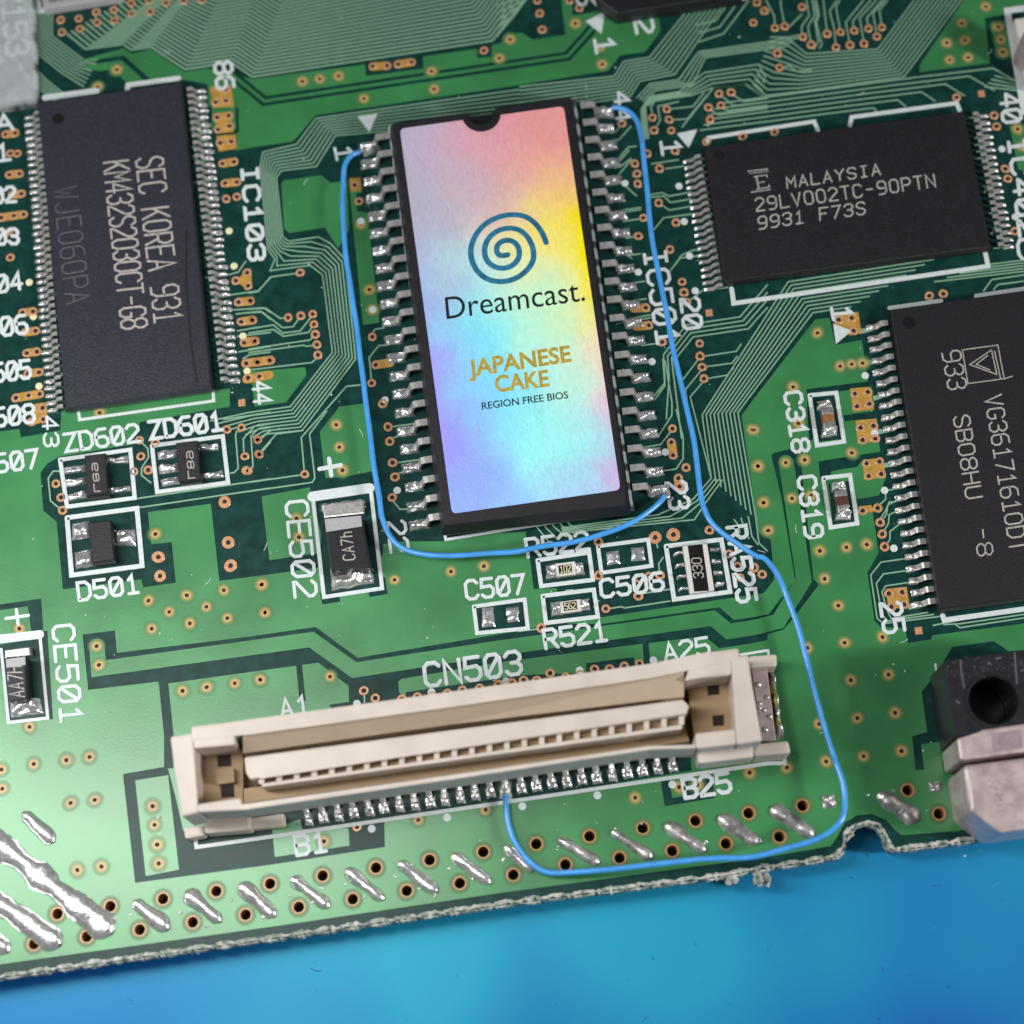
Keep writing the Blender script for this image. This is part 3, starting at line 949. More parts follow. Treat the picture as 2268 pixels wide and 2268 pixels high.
vias("A0: 435,145 442,232 563,135 570,208 688,88 693,162 813,73 818,147 937,25 940,100 1065,5 1072,85 1185,22 1310,5 1440,0 1610,640 1540,730 1612,720 1550,838 1632,825 1555,925 1638,900 1572,1020 1650,1010 "
     "1588,1168 1670,1155 1607,1308 1690,1300 1615,1420 1690,1405 40,960 110,950 75,1095 125,1097 68,1248 140,1240 88,1390 155,1383 10,1553 100,1540 170,1530 65,1655 75,1838 "
     "B0: 1683,232 1763,175 1770,268 1703,385 1785,377 1722,525 1800,513 1742,675 1820,663 1757,822 1837,813 1925,800 1770,925 1850,915 163,460 237,452 180,600 255,590 193,748 265,738 200,895 280,885 "
     "115,1068 205,1050 285,1040 305,1140 225,1240 310,1220 995,1370 1110,1388 1005,1485 957,1593 1058,1583 400,1680 437,1778 447,1870 1618,1293 1722,1280 1838,1367 1747,1485 1850,1470 1757,1585 1603,1808 "
     "B1: 370,175 285,495 375,482 460,470 468,543 478,615 490,688 497,762 885,633 910,832 880,962 960,1108 997,1275 1010,1378 1030,1530 1047,1632 1027,1778 67,1365 77,1470 0,1588 403,1612 15,375 30,512 45,662 67,812 157,800 "
     "A1: 888,475 990,470 1070,460 1165,445 1680,362 760,1322 790,1437 "
     "A2: 307,97 325,213 590,58 893,882 985,1168 1000,1240 1005,1312 1045,1555 1010,1685 1235,1780 1155,1448 1278,1588 1110,840 1122,930 1213,780 1230,855 1245,932 1160,1203 1272,1077 1072,1097 1497,1012 1755,975 "
     "1585,670 1672,660 1510,768 1598,753 1522,852 1830,163 1905,80 1855,18 1208,85 1278,80 290,5 520,5 "
     "A3: 25,18 83,78 155,200 225,190 348,52 355,265 413,320 527,242 590,338 622,230 690,323 720,220 790,312 822,205 882,262 917,197 172,382 188,483 1718,825 1735,903 1797,1205 1815,1275 1865,1650 153,943 1450,695 "
     "B2: 1322,240 1335,315 1355,385 1447,680 1450,770 1465,848 1478,930 1063,425 1085,550 1180,670 1253,1287 1245,1385 1258,1477 1350,1565 1295,1640 1303,1700 "
     "B3: 610,510 702,497 717,588 725,1038 817,1025 740,1128 828,1110 765,1280 857,1267 780,1368 870,1357 808,1535 900,1522 823,1625 913,1610 780,1872 887,1853 1255,340 1355,325 "
     "C3: 905,185 920,268 937,358 968,692 1062,682 985,787 1077,770 C1: 825,1385 907,1438 1097,1445 1205,1430 1310,1420 1420,1403 1527,1383 1650,1365 1785,1345 1880,1330 "
     "C2: 1517,240 725,322 727,563 778,800 1010,708 1165,560 1085,570 998,625 318,937 1655,410 1718,500 1737,578 1835,508 1893,555 15,1340 110,1330 195,1310 285,1312 383,1260 493,1285 597,1270 700,1230 808,1230 912,1213 1020,1193 "
     "D1: 775,527", ME_RING, 0.050, 'via')
vias("C0: 1130,432 1142,567 1628,328 1645,493 C2: 1130,292 1260,272 C0: 1603,40", ME_BIG, 0.042, 'via')
vias("A0: 835,500 697,622 B0: 712,1175 B1: 863,297 887,440 628,1260 650,1420 673,1585 A1: 387,583 510,565 645,545 825,705 1307,512 1325,638 1790,418 1868,285 803,1600 A2: 97,283 562,170 753,462 737,340 "
     "A3: 1658,50 1487,168 1510,290 1380,308 1532,412 1400,430 1747,195 1765,285 1780,375 1885,923 1915,1048 B2: 1822,1295 1862,1555 1903,1815 "
     "B3: 458,605 285,990 322,1250 620,842 702,828 780,820 703,1460 367,1510 232,1530 35,1555 75,1815 277,1785 412,1765 5,1297 "
     "C3: 73,45 107,243 475,388 665,363 810,342 510,587 607,778 652,1043 922,1003 387,1080 697,1310 965,1270 743,1580 1012,1543 470,1622 787,1852 1058,1815 520,1890 "
     "C0: 1110,268 1060,743 1208,823 1083,943 1333,705 1473,787 1355,905 1597,668 1622,868 1867,628 1890,828 690,1068 707,1202 1303,1387 1475,1360 1675,1332 1857,1307 212,1643 242,1908 475,1880 640,1858 140,943 "
     "C1: 345,158 362,290 97,628 120,828 1043,595 1445,535 1680,497 87,1307 583,1285 D0: 12,118 18,255 505,357 677,335 553,835 725,810 1090,380 1103,513 1122,653 1133,788 "
     "D1: 540,630 1212,478 1692,405 D2: 988,318 1300,243 1430,228 1803,140 D3: 240,105", ME_HALO, 0.041, 'tented_via')
# drilled holes along the bottom edge
bm = bmesh.new()
nS = 20
prof = [(HOLE_R * 1.0, -1.5), (HOLE_R * 1.0, 0.03), (HOLE_R + 0.02, 0.050), (HOLE_R + 0.055, 0.050), (HOLE_R + 0.075, 0.036)]
rings = [[bm.verts.new((r * cos(2 * pi * k / nS), r * sin(2 * pi * k / nS), z)) for k in range(nS)] for r, z in prof]
for a, b in zip(rings, rings[1:]):
    for i in range(nS):
        bm.faces.new((a[i], b[i], b[(i + 1) % nS], a[(i + 1) % nS]))
hr = [bm.verts.new((0.78 * cos(2 * pi * k / nS), 0.78 * sin(2 * pi * k / nS), 0.0425)) for k in range(nS)]
hq = [bm.verts.new(((HOLE_R + .06) * cos(2 * pi * k / nS), (HOLE_R + .06) * sin(2 * pi * k / nS), 0.0465)) for k in range(nS)]
for i in range(nS):
    bm.faces.new((hq[i], hr[i], hr[(i + 1) % nS], hq[(i + 1) % nS])).material_index = 1
bm.faces.new(rings[0]).material_index = 2
first = link('plated_hole', bm, [M['ring'], M['hole_halo'], M['hole']], smooth=False)
for i, c in enumerate(HOLE_C):
    o = first if i == 0 else first.copy()
    if i:
        COL.objects.link(o)
    o.location = (c.x, c.y, 0)
    onboard(o)


# ---- solder bars on the ground strip
def solder_bar(name, s, w, h, m):
    a, b = B(s)
    d = (b - a).normalized()
    nn = Vector((-d.y, d.x))
    L = (b - a).length
    N = max(8, int(L / 0.16))
    C = 9
    bm = bmesh.new()
    rows = []
    sd = rnd.uniform(0, 50)
    for i in range(N + 1):
        u = i / N
        end = min(1.0, (u * L + 0.03) / (w * 0.45), ((1 - u) * L + 0.03) / (w * 0.45))
        end = math.sqrt(max(0.0, 1 - (1 - end) ** 2))
        ww = w * end * (1 + 0.42 * noise.noise(Vector((u * L * 0.8, sd, 0))) + 0.16 * noise.noise(Vector((u * L * 3.3, sd, 4))))
        hh = h * (0.35 + 0.65 * end) * (1 + 0.30 * noise.noise(Vector((u * L * 0.6, sd, 9))))
        row = []
        for j in range(C):
            t = -1 + 2 * j / (C - 1)
            q = a + d * (u * L) + nn * (ww / 2 * t + 0.05 * noise.noise(Vector((u * L * 2.2, sd + j * 0.2, 2))))
            zz = 0.03 + hh * max(0, 1 - t * t) ** 0.6 * (1 + 0.22 * noise.noise(Vector((q.x * 1.1, q.y * 1.1, sd))))
            row.append(bm.verts.new((q.x, q.y, zz)))
        rows.append(row)
    for i in range(N):
        for j in range(C - 1):
            bm.faces.new((rows[i][j], rows[i + 1][j], rows[i + 1][j + 1], rows[i][j + 1]))
    bmesh.ops.recalc_face_normals(bm, faces=bm.faces)
    return onboard(link(name, bm, m, smooth=True))


for s, w, h, mm in (("D0: 165,425 385,635", 98, .30, 'solder'), ("D0: -120,560 800,1285", 150, .34, 'solder'), ("D0: -160,960 430,1372", 140, .34, 'solder'), ("D0: -120,1240 60,1420", 120, .3, 'solder'),
                    ("D0: 955,1060 1205,1255", 98, .32, 'solder'), ("D0: 1325,990 1575,1205", 100, .32, 'solder'), ("D0: 1710,935 1962,1165", 98, .32, 'solder'),
                    ("D1: 310,890 578,1098", 86, .30, 'solder'), ("D1: 692,830 966,1046", 82, .30, 'solder'), ("D1: 1072,778 1350,990", 84, .30, 'solder'), ("D1: 1455,722 1728,930", 82, .30, 'solder'),
                    ("D2: 60,665 250,845", 74, .28, 'solder'), ("D2: 440,612 730,785", 76, .28, 'solder_dull'), ("D2: 822,560 1108,745", 76, .28, 'solder_dull'), ("D2: 1202,505 1488,700", 84, .28, 'solder_dull'),
                    ("D2: 1582,450 1862,645", 92, .28, 'solder_dull'), ("D3: 130,385 430,590", 88, .28, 'solder_dull'), ("D3: 890,290 1175,480", 120, .28, 'solder_dull')):
    solder_bar('solder_bar', s, w * 1.08 * TP, h * 1.1, M[mm])
for s, r in (("D3: 540,345", 48), ("D3: 1297,240", 40)):
    c = B(s)[0]
    r *= TP
    onboard(mound('solder_dot', [c + Vector((-r, -r)), c + Vector((r, -r)), c + Vector((r, r)), c + Vector((-r, r))], 0.25, M['solder_dull'], rough=0.7, n=9, p=2))
bm = bmesh.new()
for s in ("D1: 300,1010 455,1080 690,935 830,1020 1050,882 1210,965 1440,812 1605,910 1815,760 100,1175 520,970 1155,800 1330,1025", "D2: 40,760 430,680 860,545 1490,640 1475,680 1870,620 625,720", "D0: 1140,460 920,1150 1660,1060 1870,1180 1470,1240 1290,1130",
          "D3: 45,620 420,580 825,300 1005,270"):
    for q in B(s):
        for k in range(2):
            add_ball(bm, (q.x + rnd.uniform(-.12, .12), q.y + rnd.uniform(-.12, .12), 0.06), rnd.uniform(.05, .11), .7, .5)
o = onboard(link('solder_spatter', bm, M['solder'], smooth=True))
o['kind'] = 'stuff'
# bare solder pads of the two unfitted parts
for s in ("C1: 1665,795 1748,790 1762,925 1668,930", "C1: 1835,795 1928,785 1932,890 1848,900", "C2: 780,395 870,385 880,480 790,492", "C2: 960,365 1050,360 1058,455 962,462"):
    onboard(mound('solder_pad', B(s), 0.16, M['solder'], rough=0.35, n=9))

# ---- silkscreen
SW = 27 * TP
TEXT = [
    ('R153', "A0: 8,-70 50,400 165,-90", 30), ('86', "A0: 1530,455 1550,640 1650,442", 30), ('IC103', "A0: 1725,1200 1778,1860 1835,1188", 30),
    ('ZD602', "B0: 475,1452 1000,1378 455,1330", 26), ('ZD601', "B0: 1080,1362 1590,1295 1062,1240", 30), ('B607', "B0: -130,1615 280,1562 -145,1490", 26),
    ('A608', "B0: -130,1285 250,1240 -140,1160", 28), ('A605', "B0: -130,965 222,925 -140,840", 28), ('A606', "B0: -190,650 200,605 -205,525", 28), ('A604', "B0: -210,350 160,290 -222,235", 28),
    ('A', "A0: -20,935 95,925 -30,830", 28), ('1', "A0: -30,1155 85,1140 -40,1045", 26), ('02', "A0: -40,1450 115,1440 -50,1345", 28), ('03', "A0: -20,1745 135,1740 -30,1640", 28),
    ('43', "B0: 305,1205 320,1415 405,1198", 20), ('44', "B1: 30,960 45,1112 150,950", 24), ('D501', "C0: 568,742 995,685 552,618", 26), ('CE501', "C0: 378,930 440,1615 525,915", 26),
    ('+', "C0: 60,935 205,915 45,805", 26), ('+', "B1: 525,1650 665,1625 505,1500", 34), ('CE502', "C1: 268,45 335,720 420,30", 26), ('C507', "C1: 1560,735 C2: 205,688 C1: 1545,605", 26),
    ('C506', "C2: 750,720 1190,665 738,598", 28), ('R522', "C2: 225,432 660,375 205,308", 27), ('R521', "C2: 352,1085 790,1025 332,955", 28), ('RA525', "C2: 1642,225 1720,755 1775,208", 30),
    ('CN503', "C1: 1270,1355 C2: 180,1262 C1: 1250,1195", 30), ('A1', "C1: 240,1580 440,1552 222,1450", 24), ('A25', "C2: 1205,1175 1520,1125 1185,1055", 24),
    ('B1', "D1: 348,730 562,698 330,598", 28), ('B25', "D2: 1345,322 1672,275 1322,190", 30), ('C318', "B3: 222,1038 285,1458 338,1022", 27), ('C319', "B3: 318,1640 C3: 375,298 B3: 440,1624", 28),
    ('25', "C3: 905,770 935,975 1050,752", 28), ('1', "B3: 555,420 575,520 690,408", 28), ('20', "B2: 1312,370 1335,580 1440,352", 28), ('IC501', "B2: 1050,30 1148,690 1200,10", 27),
    ('23', "B2: 1210,1680 1240,1865 1345,1662", 28), ('44', "A2: 838,665 858,870 935,652", 24), ('1', "A1: 615,1050 635,1150 730,1035", 24), ('22', "C1: 990,190 1018,400 1115,172", 24),
    ('1', "A2: 1168,1005 1185,1115 1300,990", 26), ('40', "A3: 1760,680 1782,880 1890,665", 28), ('2', "A2: 978,130 1000,240 1100,115", 30), ('1', "A2: 695,275 715,390 825,255", 28),
    ('IC402', "A3: 1818,1000 1900,1690 1930,985", 30), ('C', "A3: 1880,1720 1900,1850 1990,1700", 28), ('6', "A2: 560,-60 580,40 680,-75", 28),
]
for tx, s, w in TEXT:
    onboard(lettering('printed_marking', tx, s, w * 0.92 * TP, M['silk'], None, z=0.080))
LINES = [
    ("A0: 262,-30 285,82 880,-2", 38), ("A0: 320,700 690,650", 48), ("A0: 910,640 915,610 1275,560", 40), ("B0: 560,1160 570,1225 1525,1090 1520,1012", 22),
    ("B0: 1085,1410 1590,1342 1628,1672 1122,1740 1085,1410", 30), ("B0: 430,1510 930,1438 962,1782 480,1845 430,1510", 30), ("C0: 480,152 978,85 1015,495 512,562 480,152", 34),
    ("C0: -30,1020 285,985", 62), ("C0: 285,985 342,1580 62,1612 10,1090", 22), ("B1: 458,1772 865,1712", 74), ("C1: 462,20 540,718 955,655 872,-60", 28),
    ("C1: 1608,785 C2: 200,735 222,940 C1: 1632,975 1608,785", 28), ("C2: 722,355 1080,308 1105,495 748,545 722,355", 28), ("C2: 292,455 660,400 686,595 318,640 292,455", 30),
    ("C2: 328,710 692,665 722,858 352,902 328,710", 30), ("C2: 1207,355 1602,308 1665,680 1265,735 1207,355", 32), ("B3: 402,1050 592,1032 648,1380 455,1408 402,1050", 30),
    ("B3: 500,1640 690,1618 C3: 742,192 552,222 B3: 500,1640", 30), ("A2: 1505,1022 1510,985 A3: 435,868 462,930", 30), ("A3: 690,895 702,838 1450,738 1472,790", 32),
    ("B2: 1675,290 1690,395 B3: 1675,130 1652,20", 34), ("B3: 970,428 1340,376", 30), ("B3: 1590,342 1990,282", 32), ("C3: 1350,850 1362,882 1990,795", 36),
    ("A1: 1008,910 C1: 1388,185 1408,308 C2: 972,95 955,20 B2: 955,1780 A2: 556,735", 20), ("D0: 1392,590 1402,672 D1: 0,620 D2: 0,360 1932,75 D3: 225,72 215,10 C3: 225,1800", 26),
    ("Z2: 1100,280 1440,225 1450,290", 30), ("A2: 690,0 745,55 860,112 1770,-12", 44), ("A3: 2010,52 1812,78 1932,800", 50), ("Z3: 215,300 300,850", 20), ("Z3: 392,1365 440,1690 630,1840", 24),
]
for s, w in LINES:
    bm = bmesh.new()
    k = TILE[s.split(':')[0]][2]
    _tz[0] += 1
    add_stroke(bm, B(s), w / k * MMPX, 0.03, 0.060 + 0.002 * (_tz[0] % 9))
    onboard(link('printed_outline', bm, M['silk']))
for s in ("A1: 780,835 920,815 865,945", "A2: 635,155 770,85 748,245", "A2: 1285,955 1430,925 1370,1060", "B3: 570,540 702,590 590,685"):
    onboard(prism('pin_one_arrow', B(s), 0.03, 0.064, M['silk']))
DOTS = "A1: 803,1580 B1: 888,440 975,1083 1062,1728 A2: 915,1310 1300,1330 1337,1583 1375,1828 B2: 1010,172 1415,305 1107,810 1203,1455 B3: 798,910 865,1320 937,1728 C3: 1003,370 A3: 1773,1065 1868,1550 C1: 775,1478 1307,1395 1838,1320 C2: 68,1318 592,1240 1118,1168 D1: 880,540 1417,460 D2: 183,380 718,302 1252,225"
DOTS2 = "A0: 1635,1650 1670,1900 B0: 1733,628 1763,878 240,490 280,985 210,245"
for s, mm in ((DOTS, 'silk'), (DOTS2, 'silk_yellow')):
    base = None
    for p in B(s):
        if base is None:
            bm = bmesh.new()
            add_prism(bm, disc((0, 0), 27 * TP, 18), 0.03, 0.066, 0.008)
            base = link('printed_dot', bm, M[mm])
            o = base
        else:
            o = base.copy()
            COL.objects.link(o)
            o.parent = None
        o.location = (p.x, p.y, 0)
        onboard(o)
# dust and fluff
bm = bmesh.new()
for k in range(230):
    q = at((rnd.uniform(0, 2268), rnd.uniform(0, 1900)))
    r = rnd.choice((.025, .03, .035, .04, .06))
    add_ball(bm, (q.x, q.y, 0.05 + r * .3), r, .5, .7)
for k in range(26):
    q = at((rnd.uniform(100, 2200), rnd.uniform(100, 1850)))
    a = rnd.uniform(0, 6)
    pts = [q]
    for j in range(5):
        a += rnd.uniform(-.6, .6)
        pts.append(pts[-1] + Vector((cos(a), sin(a))) * rnd.uniform(.06, .16))
    add_stroke(bm, pts, .03, .05, .07, caps=False)
o = onboard(link('dust_specks', bm, M['dust']))
o['kind'] = 'stuff'


# ================================================================ COMPONENTS
def lead_mesh(name, L, h, w, t=0.14, foot=0.38, shoulder=0.28, m=None):
    """a gull-wing leg: x runs outward from the body to the toe"""
    k1, k2 = shoulder * L, (1 - foot) * L
    c = [(-0.12, h), (k1 * 0.75, h), (k1, h - 0.04), (k1 + 0.25 * (k2 - k1), h * 0.78), (k1 + 0.75 * (k2 - k1), h * 0.22 + 0.05), (k2, 0.10), (k2 + 0.12, 0.08), (L, 0.08)]
    bm = bmesh.new()
    rows = []
    for i, (x, z) in enumerate(c):
        a = c[max(0, i - 1)]
        b = c[min(len(c) - 1, i + 1)]
        d = Vector((b[0] - a[0], b[1] - a[1])).normalized()
        nx, nz = -d.y, d.x
        ww = w
        r = []
        for sy, st in ((-1, 1), (1, 1), (1, -1), (-1, -1)):
            r.append(bm.verts.new((x + nx * t / 2 * st, sy * ww / 2, z + nz * t / 2 * st)))
        rows.append(r)
    for a, b in zip(rows, rows[1:]):
        for i in range(4):
            bm.faces.new((a[i], b[i], b[(i + 1) % 4], a[(i + 1) % 4]))
    bm.faces.new(rows[-1])
    bm.faces.new(rows[0][::-1])
    bmesh.ops.recalc_face_normals(bm, faces=bm.faces)
    me = bpy.data.meshes.new(name)
    bm.to_mesh(me)
    bm.free()
    me.materials.append(m or M['lead'])
    return me


def solder_mesh(x0, x1, w, h, seed, m, n=8, rough=0.5):
    bm = bmesh.new()
    add_mound(bm, [(x0, -w / 2), (x1, -w / 2), (x1, w / 2), (x0, w / 2)], h, n=n, rough=rough, seed=seed, z0=0.03)
    me = bpy.data.meshes.new('solder_joint')
    bm.to_mesh(me)
    bm.free()
    me.materials.append(m)
    for p in me.polygons:
        p.use_smooth = True
    return me


def lead_row(parent, toes, n, me, L, centre, blobs=None, skip=()):
    """toes: photo points of the first and the last toe"""
    a, b = B(toes, 0.08)
    d = (b - a).normalized()
    nn = Vector((-d.y, d.x))
    if nn.dot(Vector(centre[:2]) - a) > 0:
        nn = -nn            # outward
    rz = math.atan2(nn.y, nn.x)
    out = []
    for k in range(n):
        if k in skip:
            continue
        p = a + (b - a) * (k / (n - 1)) - nn * L
        o = bpy.data.objects.new('lead', me)
        COL.objects.link(o)
        o.parent = parent
        j = rnd.uniform(-0.015, 0.015)
        o.location = (p.x - parent.location.x + d.x * j, p.y - parent.location.y + d.y * j, 0)
        o.rotation_euler.z = rz
        if blobs:
            s = bpy.data.objects.new('solder_joint', rnd.choice(blobs))
            COL.objects.link(s)
            s.parent = o
            s.location = (rnd.uniform(-.05, .05), rnd.uniform(-.03, .03), 0)
        out.append(o)
    return out


def shifted(o):
    """a part measured in board coordinates, hung on its thing"""
    return o


def chip(name, label, corners, z, centre_z=0.0, flare=0.12, m=None, z0=0.08):
    q = B(corners, z)
    c = sum((Vector(p) for p in q), Vector((0, 0))) / len(q)
    t = thing(name, label, 'chip', (c.x, c.y, 0))
    loc = [p - c for p in q]
    chip_body(loc, z, z0, flare, t, m or M['epoxy'])
    return t, c


def hang(o, parent):
    o.parent = parent
    o.location = Vector(o.location) - Vector((parent.location.x, parent.location.y, 0))
    return o


# ---- left memory chip (86 pins)
t86, c86 = chip('memory_chip', 'large grey-black 86-pin chip with two lines of pale lettering read sideways, upper left', "A0: 272,735 1283,590 B0: 1503,990 472,1138", 1.05, m=M['epoxy_grey'])
me86 = lead_mesh('lead', 0.95, 0.62, 0.24, 0.13, foot=0.55, shoulder=0.2)
bl86 = [solder_mesh(0.42, 1.1, 0.27, 0.17, s, M['solder'], n=5, rough=0.6) for s in (1, 2, 3)]
lead_row(t86, "A0: 1455,648 B0: 1700,938", 43, me86, 0.95, c86, bl86)
lead_row(t86, "A0: 185,845 B0: 345,1160", 43, me86, 0.95, c86, bl86)
def chip_line(t, text, spot, w, z, adv=5.4, m='ink', name='printed_word'):
    p0, p1, p2 = B(spot, z)
    total = adv * (len(text) - 1) + 4
    ex = (p1 - p0) / total
    i = 0
    for word in text.split(' '):
        q0 = p0 + ex * (adv * i)
        q1 = q0 + ex * (adv * (len(word) - 1) + 4)
        hang(lettering(name, word, [q0, q1, q0 + (p2 - p0)], w, M[m], None, z=z + .015, adv=adv, th=0.02, plain=True), t)
        i += len(word) + 1


def dimple(t, s, r, z):
    c = B(s, z)[0] - Vector((t.location.x, t.location.y))
    bm = bmesh.new()
    n = 20
    rings = [[bm.verts.new((c.x + q * cos(2 * pi * k / n), c.y + q * sin(2 * pi * k / n), zz)) for k in range(n)] for q, zz in ((r, z + 0.004), (r * .94, z + 0.012), (r * .86, z + 0.003))]
    for a, b in zip(rings, rings[1:]):
        for i in range(n):
            bm.faces.new((a[i], a[(i + 1) % n], b[(i + 1) % n], b[i]))
    bm.faces.new(rings[-1])
    link('pin_one_dimple', bm, M['resist'], t)


chip_line(t86, 'SEC KOREA 931', "P: 301,353 343,716 360,346", 0.145, 1.05, 5.3)
chip_line(t86, 'KM432S2030CT-G8', "P: 229,361 270,730 284,355", 0.14, 1.05, 5.1)
chip_line(t86, 'WJE060PA', "P: 118,420 147,675 170,412", 0.09, 1.05, 5.6, 'ink_faint', 'faded_word')
dimple(t86, "A0: 415,845", 0.40, 1.05)
# the mould seam down its right side
bm = bmesh.new()
add_stroke(bm, [p - c86 for p in B("A0: 1330,1640 B0: 1330,300 1365,700 1405,960", 1.05)], 0.16, 1.04, 1.058, caps=False)
link('mould_seam', bm, M['epoxy'], t86)

# ---- flash chip, upper right (40 pins)
t40, c40 = chip('flash_chip', 'black chip with pale lettering and small E logo, legs on its short ends', "A2: 1492,1052 A3: 1500,795 1690,1755 B2: 1628,232", 1.05)
me40 = lead_mesh('lead', 0.85, 0.6, 0.23, 0.13, foot=0.5, shoulder=0.2)
bl40 = [solder_mesh(0.35, 1.05, 0.25, 0.15, s, M['solder_dull'], n=5, rough=0.6) for s in (4, 5, 6)]
lead_row(t40, "A2: 1348,1150 B2: 1500,296", 20, me40, 0.85, c40, bl40)
lead_row(t40, "A3: 1660,828 1840,1755", 20, me40, 0.85, c40, bl40)
for tx, s, w in (('MALAYSIA', "P: 1744,417 1950,387 1742,393", .105), ('29LV002TC-90PTN', "P: 1676,468 2072,414 1672,440", .105), ('9931 F73S', "P: 1680,508 1916,474 1679,481", .105)):
    chip_line(t40, tx, s, w, 1.05, 6.0)
bm = bmesh.new()
for k, (s, w) in enumerate((("A2: 1790,1222 1935,1206", .08), ("A2: 1800,1238 1938,1222", .05), ("A2: 1850,1255 1870,1345", .11), ("A2: 1832,1262 1925,1248 1930,1268", .07), ("A2: 1850,1352 1945,1335 1940,1315", .07),
                            ("A2: 1862,1304 1915,1296", .06), ("A2: 1812,1372 1955,1352", .07))):
    add_stroke(bm, B(s, 1.05), w, 1.045, 1.065 + .001 * k, caps=False)
hang(link('printed_logo', bm, M['ink']), t40)
dimple(t40, "A2: 1590,1110", 0.36, 1.05)

# ---- right memory chip (50 pins, right half outside the picture)
t50, c50 = chip('memory_chip', 'tall black chip at the right edge with a framed triangle logo', "B3: 985,440 P: 2345,633 2452,1297 C3: 1332,800", 1.1)
me50 = lead_mesh('lead', 1.15, 0.62, 0.36, 0.14, foot=0.5, shoulder=0.26)
bl50 = [solder_mesh(0.5, 1.22, 0.40, 0.16, s, M['solder_dull'], n=6, rough=0.55) for s in (7, 8, 9)]
lead_row(t50, "B3: 812,568 C3: 1145,775", 25, me50, 1.15, c50, bl50)
for tx, s, w in (('933', "P: 2086,781 2101,864 2126,775", .105), ('SB08HU', "B3: 1428,1205 1520,1788 1540,1188", .11), ('-8', "C3: 1582,230 1602,425 1690,215", .09), ('VG36171610DT', "B3: 1650,1060 C3: 1835,395 B3: 1770,1042", .11)):
    chip_line(t50, tx, s, w, 1.1, 5.4)
bm = bmesh.new()
for k, s in enumerate(("B3: 1492,725 1745,690 1790,930 1532,965 1492,725", "B3: 1700,725 1545,830 1738,900 1700,725", "B3: 1672,765 1590,828 1690,868", "B3: 1722,735 1765,930", "B3: 1790,932 1848,912")):
    add_stroke(bm, B(s, 1.1), 0.07, 1.095, 1.115 + .001 * k)
hang(link('printed_logo', bm, M['ink']), t50)
dimple(t50, "B3: 1110,530", 0.42, 1.1)


